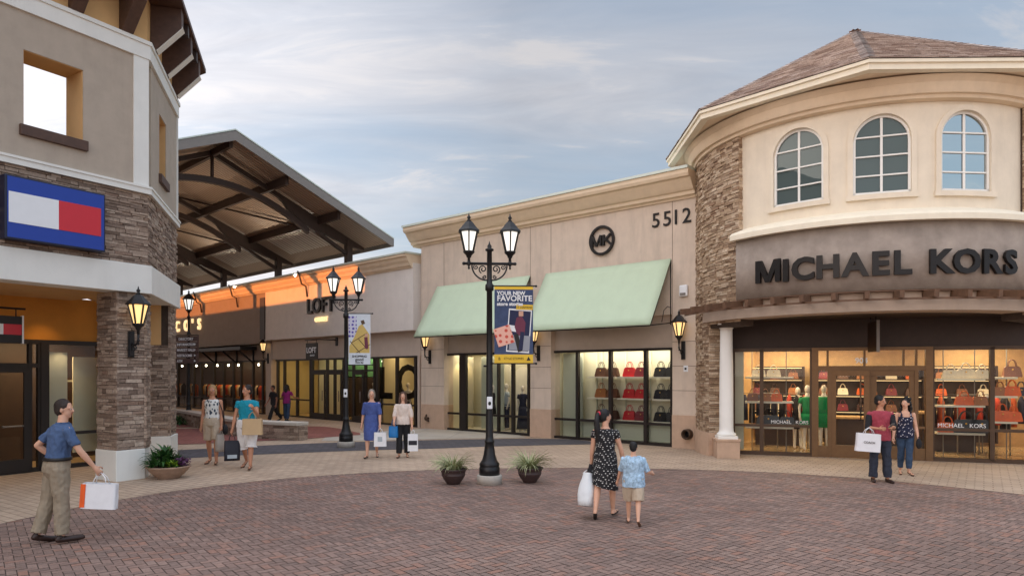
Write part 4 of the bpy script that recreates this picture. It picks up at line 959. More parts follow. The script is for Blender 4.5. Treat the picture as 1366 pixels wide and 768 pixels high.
# the opposite side of the covered walkway and unseen tall blocks added to shade the low sun
OR=thing('shop_row','plain shop row on the far side of the covered walkway','building',L_.w(-20,-15,0),L_.rz)
mb=MB(); mb.box(-16,11.0,-5,0,0,6.55); mb.build('row_wall',M['shadedwall'],OR)
mb=MB(); mb.box(-16.2,11.0,-5.2,.1,6.55,7.12); mb.build('row_cornice',M['cornice'],OR)
mb=MB(); mb.box(11.0,18.6,-5.4,.2,0,11.6); mb.box(18.6,21.4,-5.4,.15,0,8.45); mb.build('sun_blocker',M['taupe'],OR)  # unseen blocks added to keep stray sun off the hall
OB=thing('shop_row','unseen tall beige block added behind the photographer to stop the low sun','building',B.w(-7.2,0),B.rz)
mb=MB(); mb.box(-34,0,.5,7,0,12.6); mb.build('row_wall',M['taupe'],OB)  # added out of view and raised to keep sun off the tower
mb=MB(); mb.box(-14,-.5,7,19,0,12.6); mb.build('sun_blocker_wing',M['taupe'],OB)  # unseen wing added to stop a sun patch on the hall cornice
mb=MB(); mb.xprism([(-.2,12.6),(7.6,12.6),(4,14.2)],-34.3,.15); mb.build('sun_blocker_roof',M['brown'],OB)
FE=thing('shop_row','distant plain shop front closing the far end of the covered walkway','building',L_.w(-39,-8,0),L_.rz)
mb=MB(); mb.box(-3,0,-14,10,0,5.6); mb.build('row_wall',M['shadedwall'],FE)
mb=MB(); mb.box(-3.2,.12,-14.1,10.1,5.6,6.1); mb.build('row_cornice',M['cornice'],FE)
# ------------------------------------------------------------------ the round corner tower on the right
AX=251.0; T_=Frame(9.5,19.1,math.cos(R(AX-270)),math.sin(R(AX-270)))
TW=thing('round_tower','round cream corner tower with stone flanks, shingle roof and three arched windows','building',T_.o,T_.rz)
A=lambda phi:phi-math.degrees(T_.rz)                       # world azimuth -> azimuth in the tower's own axes
RW,RS,RG=4.15,4.26,4.50
def pol(r,phi,z=0): return Vector((r*math.cos(R(A(phi))),r*math.sin(R(A(phi))),z))
def zfront(r,py): return CH+(HZ-py)*(math.hypot(9.5,19.1)*math.cos(0)*0+19.1-r)/FPX
WTOP=8.10; LEDGE=5.47
# cream wall with arched openings: built as a strip of columns between window edges
wins=[(226.8,0),(250.9,0),(275.0,0)]
HWA=7.9; SILL,SPR=6.15,7.33                                # half-width in degrees at RW, sill height, springing height
def archtop(phi,cen,hw=HWA): 
    u=max(-1,min(1,(phi-cen)/hw)); return SPR+math.radians(hw)*RW*math.sqrt(max(0,1-u*u))
mb=MB(); edges=[]; cur=204.0; phis=[204.0]
for cpt,_ in wins: phis+=list(cpt-HWA+2*HWA*i/20 for i in range(21))
phis.append(298.0); fine=[]
for i in range(len(phis)-1):
    a,b=phis[i],phis[i+1]; n=max(1,int((b-a)/1.5)); fine+=[a+(b-a)*j/n for j in range(n)]
fine.append(298.0)
TH=.26
def cell(a,b,z0a,z0b,z1):
    q=[]
    for r in(RW,RW-TH): q+=[pol(r,a,z0a),pol(r,b,z0b),pol(r,b,z1),pol(r,a,z1)]
    mb.add(q,[(0,1,2,3),(7,6,5,4),(0,4,5,1),(3,2,6,7)],0)
for a,b in zip(fine,fine[1:]):
    m_=(a+b)/2; inw=[c for c,_ in wins if abs(m_-c)<HWA]
    if inw:
        c=inw[0]; cell(a,b,archtop(a,c),archtop(b,c),WTOP)
        q=[]
        for r in(RW,RW-TH): q+=[pol(r,a,LEDGE),pol(r,b,LEDGE),pol(r,b,SILL),pol(r,a,SILL)]
        mb.add(q,[(0,1,2,3),(7,6,5,4),(3,2,6,7)],0)
    else: cell(a,b,LEDGE,LEDGE,WTOP)
for c,_ in wins:
    for sgn in(-1,1):
        ph=c+sgn*HWA; q=[pol(RW,ph,SILL),pol(RW-TH,ph,SILL),pol(RW-TH,ph,SPR),pol(RW,ph,SPR)]; mb.add(q,[(0,1,2,3)],0)
mb.build('drum_wall',M['cream'],TW)
RWI=RW-.06
for c,_ in wins:
    # moulded surround
    mb=MB(); n=28
    def path(hw,zs):
        pts=[(c-hw,zs)]
        for i in range(n+1):
            t=math.pi-math.pi*i/n; pts.append((c+hw*math.cos(t),SPR+math.radians(hw)*RW*math.sin(t)))
        pts.append((c+hw,zs)); return pts
    i_,o_=path(HWA,SILL-.0),path(HWA+1.5,SILL-.0); k=len(i_); vs=[]
    for (a,za),(b,zb_) in zip(i_,o_):
        vs+=[pol(RW-.01,a,za),pol(RW+.045,a,za),pol(RW+.045,b,zb_),pol(RW-.01,b,zb_)]
    mb.add(vs,[(i*4+j,(i+1)*4+j,(i+1)*4+(j+1)%4,i*4+(j+1)%4) for i in range(k-1) for j in range(4)]+[(0,1,2,3),(4*k-1,4*k-2,4*k-3,4*k-4)])
    mb.arc([(RW-.01,SILL-.11),(RW+.07,SILL-.11),(RW+.07,SILL),(RW-.18,SILL)],A(c-HWA-1.9),A(c+HWA+1.9),12)
    sur=mb.build('window_surround',M['cream'],TW)
    # white bars
    mb=MB(); fw=.045; hwi=HWA
    def flat(ph,z,d=0):                                     # the sash is flat: chord plane of the opening
        half=math.radians(1)*RW; s_=(ph-c)*half; cx,cy=pol(RWI-.02-d,c).x,pol(RWI-.02-d,c).y; tx=pol(1,c+90)
        return Vector((cx,cy,z))+tx*s_
    i2=path(hwi-.75,SILL+.05); o2=path(hwi+.2,SILL-.01); vs=[]
    for (a,za),(b,zb_) in zip(i2,o2): vs+=[flat(a,za,-.03),flat(a,za,.03),flat(b,zb_,.03),flat(b,zb_,-.03)]
    k=len(i2); mb.add(vs,[(i*4+j,(i+1)*4+j,(i+1)*4+(j+1)%4,i*4+(j+1)%4) for i in range(k-1) for j in range(4)])
    mb.beam(flat(c-hwi,SILL+.03),flat(c+hwi,SILL+.03),.06,.07)
    ztop=SPR+math.radians(hwi)*RW
    mb.beam(flat(c,SILL),flat(c,ztop-.02),.05,.035)
    hgt=ztop-SILL
    for f_ in(.245,.49,.735):
        z=SILL+hgt*f_; ww=hwi if z<SPR else hwi*math.sqrt(max(0,1-((z-SPR)/(math.radians(hwi)*RW))**2)); mb.beam(flat(c-ww,z),flat(c+ww,z),.045,.032)
    fr=mb.build('window_frame',M['winframe'],TW)
    mb=MB(); pts=path(hwi,SILL); mb.add([flat(a,z,.012) for a,z in pts],[tuple(range(len(pts)))]); mb.build('glass_pane',M['upglass'],fr)
mb=MB(); mb.arc([(RW-.9,SILL-.3),(RW-.85,SILL-.3),(RW-.85,WTOP),(RW-.9,WTOP)],A(206),A(297),20); mb.build('inner_wall',M['darkbrown'],TW)
# stone flanks
mb=MB(); mb.arc([(RW-.4,0.5),(RS-.04,.5),(RS-.04,WTOP+.02),(RW-.4,WTOP+.02)],A(168),A(188),10,1); mb.arc([(RW-.4,3.4),(RS-.04,3.4),(RS-.04,WTOP+.02),(RW-.4,WTOP+.02)],A(188),A(205.7),10,1)
fst=lambda u,d,z:pol(RS-.05+d,math.degrees(u/RS),z)
stones(mb,R(166)*RS,R(188)*RS,.62,3.5,fst,dep=.075,hm=(.04,.085),lm=(.1,.34)); stones(mb,R(166)*RS,R(206)*RS,3.5,WTOP,fst,dep=.075,hm=(.04,.085),lm=(.1,.34))
stones(mb,0,.6,.62,3.5,lambda u,d,z:pol(RS-u,188,z)+pol(1,278)*(d-.01),hm=(.04,.08)); stones(mb,0,.3,5.5,WTOP,lambda u,d,z:pol(RS-u,206,z)+pol(1,296)*(d-.03),hm=(.05,.10))
mb.build('stone_cladding',[M['stone_r'],M['backing']],TW)
mb=MB(); mb.arc([(RW-.4,3.4),(RS-.04,3.4),(RS-.04,WTOP+.02),(RW-.4,WTOP+.02)],A(296.3),A(330),10,1); stones(mb,R(296)*RS,R(330)*RS,3.5,WTOP,fst,hm=(.05,.10))
mb.build('stone_cladding',[M['stone_r'],M['backing']],TW)
mb=MB(); mb.arc([(RW-.5,0),(RS+.05,0),(RS+.05,.62),(RW-.5,.62)],A(166),A(189),12); mb.build('pier_base',M['beige_low'],TW,bevel=.01)
# ledge, sign band, trellis, beam
mb=MB(); mb.arc([(RW-.2,LEDGE-.02),(RG+.16,LEDGE-.02),(RG+.16,LEDGE+.10),(RG+.10,LEDGE+.16),(RW-.02,LEDGE+.34)],A(207.2),A(300),60); mb.build('ledge_cornice',M['ivory'],TW)
mb=MB(); mb.arc([(RG-.6,4.0),(RG,4.0),(RG,LEDGE-.02),(RG-.6,LEDGE-.02)],A(207.8),A(300),60,0,True); mb.build('sign_band',M['signband'],TW)
mb=MB(); mb.arc([(3.75,3.56),(4.40,3.56),(4.40,4.0),(3.75,4.0)],A(187),A(318),80); mb.build('ring_beam',M['ring'],TW)
mb=MB(); mb.arc([(4.40,3.965),(4.53,3.965),(4.53,3.99),(4.40,3.99)],A(184),A(318),70); mb.build('trellis_rail',M['rust'],TW)
mb=MB(); mb.arc([(4.84,3.745),(4.88,3.745),(4.88,3.785),(4.84,3.785)],A(186),A(318),70); mb.build('trellis_rail',M['rust'],TW)
ph=187.0; i=0
while ph<318:
    mb=MB(); a=pol(4.42,ph,3.90); b=pol(5.02,ph,3.85); mb.beam(a,b,.09,.15); mb.build('trellis_rafter',M['rust'],TW); ph+=7.4
# crown and octagonal roof
mb=MB(); mb.arc([(RW-.3,WTOP),(RW+.06,WTOP),(RW+.16,WTOP+.02),(RW+.18,WTOP+.09),(RW+.25,WTOP+.1),(RW+.28,WTOP+.16),(RW+.33,WTOP+.30),(RW+.44,WTOP+.42),(RW-.3,WTOP+.43)],A(150),A(345),90,0,False); mb.build('crown_moulding',M['cornice'],TW)
RO=5.14; V=[202.5+45*k for k in range(8)]; V=[v-1 for v in V]; EV0,EV1=WTOP+.44,WTOP+.62
oc=lambda r,z:[pol(r,v,z) for v in V]
mb=MB(); a=oc(RO-.1,EV0+.02); b=oc(3.6,EV0+.02)
mb.add(a+b,[(i,(i+1)%8,8+(i+1)%8,8+i) for i in range(8)]); mb.build('eave_soffit',M['cornice'],TW)
mb=MB(); a=oc(RO,EV0-.0); a2=oc(RO,EV1-.06); b=oc(RO+.05,EV1-.05); b2=oc(RO+.05,EV1+.02); c_=oc(RO-.2,EV1+.02); d_=oc(RO-.2,EV0)
rg=[a,a2,b,b2,c_,d_]; vs=[q for r in rg for q in r]
mb.add(vs,[(k*8+i,k*8+(i+1)%8,((k+1)%6)*8+(i+1)%8,((k+1)%6)*8+i) for k in range(6) for i in range(8)]); mb.build('eave_fascia',M['ivory'],TW)
APEX=Vector((0,0,11.66)); mb=MB(); rsh=random.Random(9)
base=oc(RO+.07,EV1+.03)
mb.add(base+[APEX],[(i,(i+1)%8,8) for i in range(8)],1)
for i in range(8):
    P0,P1=base[i],base[(i+1)%8]; rows_=44
    nrm=(P1-P0).cross(APEX-P0).normalized()
    for r in range(rows_):
        f0,f1=r/rows_,min((r+1.15)/rows_,1); a0=P0.lerp(APEX,f0); b0=P1.lerp(APEX,f0); a1=P0.lerp(APEX,f1); b1=P1.lerp(APEX,f1)
        wd=(b0-a0).length; n=max(1,int(wd/.26)); cuts=[0]+sorted((k+rsh.uniform(-.35,.35)+(.5 if r%2 else 0))/n for k in range(1,n))+[1]
        cuts=[min(max(c,0),1) for c in cuts]
        for c0,c1 in zip(cuts,cuts[1:]):
            if c1-c0<.002: continue
            up=nrm*(.016+rsh.uniform(0,.012)); dn=nrm*.004
            mb.add([a0.lerp(b0,c0)+up,a0.lerp(b0,c1)+up,a1.lerp(b1,c1)+dn,a1.lerp(b1,c0)+dn,a0.lerp(b0,c0),a0.lerp(b0,c1)],[(0,1,2,3),(4,5,1,0)],0)
    for r in range(34):                                       # hip cap shingles
        f0,f1=r/34,min((r+1.25)/34,1); q0=P0.lerp(APEX,f0); q1=P0.lerp(APEX,f1)
        t1=(P1-P0).normalized(); t0=(base[i-1]-P0).normalized(); h=Vector((0,0,.045)); w_=.16
        mb.add([q0+h,q0+t0*w_+h*.6,q1+t0*w_+h*.3,q1+h*.7,q0+t1*w_+h*.6,q1+t1*w_+h*.3],[(0,1,2,3),(0,3,5,4)],0)
mb.build('shingle_roof',[M['shingle'],M['backing']],TW)
# sign letters standing off the band
S=thing('shop_sign','black raised letters MICHAEL KORS curving round the grey band of the tower','sign',T_.w(0,-RG,4.6),T_.rz)
Si=Matrix.Translation((0,RG,-4.6))
word='MICHAEL KORS'; wid={'M':1.05,'I':.42,'C':.88,'H':.92,'A':.92,'E':.74,'L':.68,' ':.50,'K':.86,'O':1.0,'R':.86,'S':.78}
tot=sum(wid[c] for c in word); a0,a1=216.2,286.6; cur=0
for chh in word:
    ph=a0+(a1-a0)*(cur+wid[chh]/2)/tot; cur+=wid[chh]
    if chh==' ': continue
    o=pol(RG+.075,ph,4.33); ax=pol(1,ph+90); nn=pol(1,ph)
    Mx=Matrix(((ax.x,0,nn.x,o.x),(ax.y,0,nn.y,o.y),(0,1,nn.z,o.z),(0,0,0,1)))
    mb=MB(); mb.M=Si; sx=Matrix.Diagonal((1.20 if chh=='M' else 1.06,1.02,1,1)); 
    if chh=='M':
        t_=.125; W2=.31; H2=.525; q=lambda x,z,y:Mx@Vector((x,z,y))
        for pl in([(-W2,0),(-W2+t_,0),(-W2+t_,H2),(-W2,H2)],[(W2-t_,0),(W2,0),(W2,H2),(W2-t_,H2)],[(-W2+t_*.2,H2-.002),(-W2+t_*1.25,H2-.002),(.062,.003),(-.062,.003)],[(W2-t_*1.25,H2-.003),(W2-t_*.2,H2-.003),(.06,.004),(-.06,.004)]):
            k_=.035-.002*(pl[0][1]>0)-.001*(pl[0][0]>0); n_=len(pl); mb.add([q(x,z,k_) for x,z in pl]+[q(x,z,-.035) for x,z in pl],[tuple(range(n_)),tuple(range(2*n_-1,n_-1,-1))]+[(i,n_+i,n_+(i+1)%n_,(i+1)%n_) for i in range(n_)])
    else: addtext(mb,Mx@sx,chh,.675,ext=.035,off=.024)
    mb.build('sign_letter',M['letters'],S)
# recessed glass front
DG=1.27
yG=-DG
sx=lambda px:T_.t(px,yG)
HD=2.88
mb=MB(); mb.box(-3.45,4.6,yG,yG+.2,HD,3.62); mb.build('transom_wall',M['darkbrown'],TW)
mb=MB(); mb.add([pol(3.9,198+ (318-198)*i/24,3.60) for i in range(25)]+[Vector((4.2,yG+.1,3.60)),Vector((-3.4,yG+.1,3.60))],[tuple(range(27))]); mb.build('portico_ceiling',M['darkbrown'],TW)
def front(name,x0,x1,mull,zb,zh,mat,zb2=0):
    mb=MB(); mb.box(x0,x1,yG-.06,yG+.06,HD-.09,HD); mb.box(x0,x1,yG-.06,yG+.06,0,.10)
    for z in zh: mb.box(x0,x1,yG-.045,yG+.05,z-.035,z+.035)
    bars(mb,mull,yG-.06,yG+.06,.05,HD-.02,.10)
    o=mb.build(name,mat,TW); mb=MB(); mb.quad((x0,yG+.02,.1),(x1,yG+.02,.1),(x1,yG+.02,HD-.05),(x0,yG+.02,HD-.05)); mb.build('glass_pane',M['glass'],o); return o
front('window_frame',sx(976),sx(1085),[sx(978),sx(1016),sx(1083)],0,[.80],M['bronze'])
front('window_frame',sx(1241),sx(1460),[sx(1243),sx(1323),sx(1400),sx(1458)],0,[.80],M['bronze'])
mb=MB(); xs=[sx(1087),sx(1239)]
bars(mb,xs,yG-.08,yG+.08,0,HD,.16); bars(mb,[sx(1106.5),sx(1222)],yG-.06,yG+.06,0,2.35,.09); bars(mb,[sx(1153),sx(1205),sx(1104),sx(1222)],yG-.04,yG+.04,2.35,HD,.05); mb.box(xs[0],xs[1],yG-.07,yG+.07,2.28,2.40); mb.box(xs[0],xs[1],yG-.06,yG+.06,HD-.08,HD); mb.box(xs[0],sx(1106.5),yG-.05,yG+.05,0,.3); mb.box(sx(1222),xs[1],yG-.05,yG+.05,0,.3); mb.box(sx(1222),xs[1],yG-.045,yG+.04,.80,.86)
bars(mb,[sx(1160.5)],yG-.05,yG+.05,0,2.35,.05)
df=mb.build('door_frame',M['bronze_lt'],TW)
mb=MB(); mb.quad((xs[0],yG+.015,2.4),(xs[1],yG+.015,2.4),(xs[1],yG+.015,HD-.08),(xs[0],yG+.015,HD-.08)); mb.quad((xs[0],yG+.012,.3),(sx(1106),yG+.012,.3),(sx(1106),yG+.012,2.3),(xs[0],yG+.012,2.3)); mb.quad((sx(1222),yG+.012,.3),(xs[1],yG+.012,.3),(xs[1],yG+.012,2.3),(sx(1222),yG+.012,2.3)); mb.build('glass_pane',M['glass'],df)
for xa,xb,ang in((sx(1107.5),sx(1160),-13),(sx(1161),sx(1221),0)):
    W=xb-xa; Mx=Matrix.Translation((xa,yG-.01,0))@Matrix.Rotation(R(ang),4,'Z')
    mb=MB(); mb.M=Mx; mb.box(0,W,-.03,.03,.02,.34); mb.box(0,W,-.03,.03,2.14,2.28); mb.box(0,.14,-.03,.03,.34,2.14); mb.box(W-.14,W,-.03,.03,.34,2.14)
    dd=mb.build('entrance_door',M['bronze_lt'],TW,bevel=.006)
    mb=MB(); mb.M=Mx; mb.quad((.14,0,.34),(W-.14,0,.34),(W-.14,0,2.14),(.14,0,2.14)); mb.build('glass_pane',M['glass'],dd)
    hx=W-.2 if ang else .2
    mb=MB(); mb.M=Mx; mb.tube([(hx,-.04,1.0),(hx,-.10,1.0),(hx,-.10,1.35),(hx,-.04,1.35)],.016,6); mb.build('door_handle',M['blackmetal'],dd)
# shop inside
mb=MB(); mb.box(-2.7,6.2,3.2,3.3,0,3.1); mb.prism([(-3.9,yG+.1),(-3.8,yG+.1),(-2.55,3.2),(-2.65,3.25)],0,3.1); mb.box(6.1,6.2,yG,3.2,0,3.1); mb.build('shop_back_wall',M['wood'],TW)
mb=MB(); mb.prism([(-3.85,yG+.22),(6.2,yG+.22),(6.2,3.3),(-2.6,3.3)],3.1,3.15); mb.build('shop_ceiling',M['ceil'],TW)
mb=MB(); mb.prism([(-3.85,yG),(6.2,yG),(6.2,3.3),(-2.6,3.3)],0,.03); mb.build('shop_floor',M['shopfloor'],TW)
mb=MB(); mb.box(sx(978),sx(992),yG+.3,yG+.35,.1,2.8); mb.build('curtain_panel',M['panel'],TW)
for (x,y) in((-2.5,-.2),(2.8,-.2),(0,1.6),(-1.6,2.2),(3.6,2.2)): area('shop_light',T_.w(x,y,3.06),(0,0,T_.rz),1.6,1.2,58,c=(1,.80,.50))
mb=MB(); rb2=random.Random(4)
for i in range(34):
    x=rb2.uniform(-3.0,5.8); y=rb2.uniform(-.6,2.9); mb.ell((x,y,2.98),(.045,.045,.05),n=8,k=6)
mb.build('ceiling_spot_bulb',M['bulb'],TW)
def fixt(name,label,cat,x,y,parts,z=0,grp=None,rz=0):
    g_=thing(name,label,cat,T_.w(x,y,z),T_.rz+rz,grp)
    for nm,mat,f in parts:
        mb=MB(); f(mb); mb.build(nm,mat,g_,bevel=.004)
    return g_
def shelfunit(x0,x1,y,zs,label,d=.42,grp='window display shelves in the tower shop'):
    W=x1-x0
    def brd(mb):
        for z in zs: mb.box(0,W,0,d,z-.05,z)
    def ups(mb):
        for x in(.18,W-.18): mb.tube([(x,d/2,.0),(x,d/2,3.05)],.014,6)
    return fixt('display_shelf',label,'shelf',x0,y,[('shelf_board',M['shelf'],brd),('shelf_upright',M['fascia'],ups)],0.03,grp)
shelfunit(sx(994),sx(1060),yG+.42,(.70,1.40,2.08),'three tier white display shelf in the left tower window')
shelfunit(sx(1256),sx(1322),yG+.42,(.66,1.36,2.04),'three tier white display shelf in the right tower window, next to the door')
shelfunit(sx(1327),sx(1372),yG+.7,(.95,1.6,2.08),'white display shelf at the right edge of the tower window')
HBG='bags displayed in the tower shop'
def tb(px,z,kind,label,s=1,y=yG+.62,wide=1.0,rz=0): return handbag(T_.w(T_.t(px,y),y,z+.03),T_.rz+rz,kind,label,HBG,s,wide)
tb(1004,1.40,'brown','brown handbag at the left end of the middle shelf, left tower window',.85)
tb(1021,1.40,'tan','tan handbag in the middle of the middle shelf, left tower window',.85); tb(1036,1.40,'orange','orange handbag near the right end of the middle shelf, left tower window',.85)
tb(1012,2.08,'white','ivory bag on the left of the top shelf, left tower window',.8,wide=1.3); tb(1032,2.08,'white','ivory bag on the right of the top shelf, left tower window',.8,wide=1.3)
tb(1025,.70,'black','wide black travel bag on the lowest shelf of the left tower window',1.25,wide=1.4); tb(1050,.70,'black','narrower black bag at the right end of the lowest shelf, left tower window',1.1)
tb(1268,2.04,'white','ivory bag at the left of the top shelf, right tower window',.9,wide=1.2); tb(1288,2.04,'white','ivory bag in the middle of the top shelf, right tower window',1.0,wide=1.2); tb(1310,2.04,'white','ivory bag at the right of the top shelf, right tower window',.9)
tb(1286,1.36,'orange','wide orange bag on the middle shelf of the right tower window',.9,wide=1.3); tb(1308,1.36,'tan','tan bag at the right of the middle shelf, right tower window',.9)
tb(1264,.66,'orange','orange box-shaped bag at the lower left corner of the right tower window',1.0,wide=1.25); tb(1288,.66,'black','large black tote on the lowest shelf of the right tower window',1.35,wide=1.2); tb(1309,.66,'black','second large black tote, right end of the lowest shelf, right tower window',1.35,wide=1.1)
tb(1337,.95,'orange','orange bag on the lowest board of the far right tower shelf',1.1,y=yG+.9); tb(1352,.95,'orange','second orange bag, right of another, on the lowest board of the far right shelf',1.0,y=yG+.9)
tb(1334,1.6,'tan','tan bag on the middle board of the far right tower shelf',.9,y=yG+.9); tb(1350,1.6,'orange','bright orange bag on the middle board of the far right tower shelf',1.0,y=yG+.9)
tb(1350,2.08,'brown','brown bag on the top board of the far right tower shelf',1.1,y=yG+.9); tb(1362,1.6,'navy','navy bag at the right end of the far right tower shelf',.9,y=yG+.9)
mannequin(T_,T_.t(1077,.1),.1,.03,.2,'mannequin in an emerald dress left of the tower door, the nearer to the bag shelf',M['f_green'],M['f_green'],'dress',1.04)
mannequin(T_,T_.t(1099,.3),.3,.03,-.2,'mannequin in an emerald dress seen through the sidelight of the tower door',M['f_green'],M['f_green'],'dress',1.04)
mannequin(T_,T_.t(1064,.5),.5,.03,.1,'mannequin in a dark dress between the bag shelf and the emerald dresses',M['f_black'],M['f_black'],'dress',1.0)
for px,y,nm,gm_ in((1008,.35,'dark clothes rack behind the left end of the left tower window shelf',(M['f_black'],M['f_navy'])),(1048,.5,'dark clothes rack behind the right end of the left tower window shelf',(M['f_black'],gm[1])),(1272,.5,'clothes rack behind the left part of the right tower window shelf',(M['f_black'],gm[0])),(1312,.3,'clothes rack behind the right part of the right tower window shelf',(gm[1],M['f_black'])),(1345,.9,'clothes rack at the far right of the tower window',(M['f_navy'],gm[0]))):
    rk=thing('garment_rack',nm,'rack',T_.w(T_.t(px,y),y,.03),T_.rz,'clothes racks inside the tower shop')
    mb=MB(); mb.tube([(-.6,0,0),(-.6,0,1.6),(.6,0,1.6),(.6,0,0)],.018,6); mb.build('rack_frame',M['fascia'],rk)
    for k in range(6):
        mb=MB(); xx=-.5+k*.2; ln=rr.uniform(.6,1.0); mb.loft([((xx,0,1.55-ln),.09,.17),((xx,0,1.4),.075,.18),((xx,0,1.55),.03,.06)],12); mb.build('garment',gm_[k%2],rk)
def table(px,y,label,W=1.6,h=.9):
    x=T_.t(px,y)
    return fixt('display_table',label,'table',x,y,[('table_top',M['wood'],lambda mb:mb.box(-W/2,W/2,-.4,.4,h-.06,h)),('table_base',M['darkwood'],lambda mb:mb.box(-W/2+.1,W/2-.1,-.3,.3,0,h-.06))],.03,'wooden tables inside the tower shop')
table(1135,1.6,'wooden display table behind the left glass door'); table(1195,1.9,'wooden display table behind the right glass door'); table(1262,1.2,'honey coloured table behind the right window shelf',1.5,1.1); table(1040,1.5,'dark based table deep behind the left window shelf',1.6)
for i,(px,y) in enumerate(((1034,2.75),(1125,2.75),(1190,2.75),(1285,2.75))):
    x=T_.t(px,y)
    on=('first','second','third','fourth')[i]
    rk=fixt('wall_shelf_unit',f'{on} dark wooden wall shelf from the left, at the back of the tower shop','shelf',x,y,[('shelf_carcass',M['darkwood'],lambda mb:(mb.box(-.85,.85,.3,.34,.1,2.4),[mb.box(-.85,.85,0,.3,z-.04,z) for z in(.5,1.0,1.5,2.0)],mb.box(-.89,-.85,0,.34,.1,2.4),mb.box(.85,.89,0,.34,.1,2.4)))],.03,'wall shelves at the back of the tower shop')
    mb=MB(); [mb.box(-.8,.8,.02,.06,z-.06,z-.042) for z in(1.0,1.5,2.0,2.4)]; mb.build('shelf_light_strip',M['warmglow'],rk)
    for z in(.5,1.0,1.5,2.0):
        for k in range(3):
            kd=['orange','tan','brown','maroon','white','choc'][(i*5+k*2+int(z*2))%6]
            handbag(T_.w(x-.55+k*.55,y+.15,z+.03),T_.rz,kd,f"{dict(choc='dark brown',white='ivory').get(kd,kd)} bag, {('left','middle','right')[k]} on the {dict([(.5,'lowest'),(1.0,'second'),(1.5,'third'),(2.0,'top')])[z]} board of the {on} back wall shelf",'bags on the back wall shelves of the tower shop',.85)
S=thing('window_lettering','white letters MICHAEL KORS on the glass of the left tower window','sign',T_.w(sx(1052),yG-.012,.86),T_.rz,'white shop names on the tower glass')
for s_,x_ in(('MICHAEL',-.19),('KORS',.33)):
    mb=MB(); addtext(mb,Matrix.Translation((x_,0,0))@FACE,s_,.125,ext=.002,off=.0); mb.build('lettering',M['signwhite'],S)
S=thing('window_lettering','white letters MICHAEL KORS on the glass of the right tower window','sign',T_.w(sx(1281),yG-.012,.86),T_.rz,'white shop names on the tower glass')
for s_,x_ in(('MICHAEL',-.21),('KORS',.37)):
    mb=MB(); addtext(mb,Matrix.Translation((x_,0,0))@FACE,s_,.14,ext=.002,off=.0); mb.build('lettering',M['signwhite'],S)
S=thing('window_lettering','white door number 904 on the glass over the tower door','sign',T_.w(sx(1149),yG-.012,2.47),T_.rz)
mb=MB(); addtext(mb,FACE.copy(),'904',.2,ext=.002,off=.006); mb.build('lettering',M['signwhite'],S)
S=thing('blade_sign','thin blade sign hanging edge-on from the portico ceiling above the tower door','sign',T_.w(T_.t(1165,yG-.8),yG-.8,3.6),T_.rz+R(8))
mb=MB(); mb.box(-.03,.03,-.35,.35,-.86,-.12); mb.build('sign_board',M['darkbrown'],S,bevel=.005)
mb=MB(); mb.box(-.035,.035,-.365,-.35,-.88,-.10); mb.build('edge_trim',M['fascia'],S)
mb=MB(); mb.tube([(0,-.2,-.12),(0,-.2,0)],.012,6); mb.tube([(0,.2,-.12),(0,.2,0)],.012,6); mb.build('hanging_rod',M['blackmetal'],S)
# columns of the portico
def column(x,y,label):
    g_=thing('portico_column',label,'column',(x,y,0),R(-6),'white round portico columns')
    mb=MB(); mb.box(-.29,.29,-.29,.29,0,.44); mb.box(-.315,.315,-.315,.315,.44,.50); mb.build('pedestal',M['beige_low'],g_,bevel=.012)
    mb=MB(); mb.box(-.25,.25,-.25,.25,.50,.57); mb.lathe([(.235,.57),(.25,.60),(.235,.64),(.2,.66),(.185,.70),(.178,.8),(.175,2.0),(.155,3.3),(.155,3.36),(.18,3.38),(.18,3.41),(.16,3.43),(.2,3.47)],n=28); mb.box(-.235,.235,-.235,.235,3.47,3.56); mb.build('column_shaft',M['whitecol'],g_)
column(5.64,18.15,'white round column on a tan pedestal at the left of the tower portico'); column(13.15,17.0,'white round column at the right of the tower portico')
spot('portico_light',T_.w(-1.5,-2.6,3.5),(0,0,0),30,140,c=(1,.7,.4)); spot('portico_light',T_.w(2.2,-2.6,3.5),(0,0,0),30,140,c=(1,.7,.4))
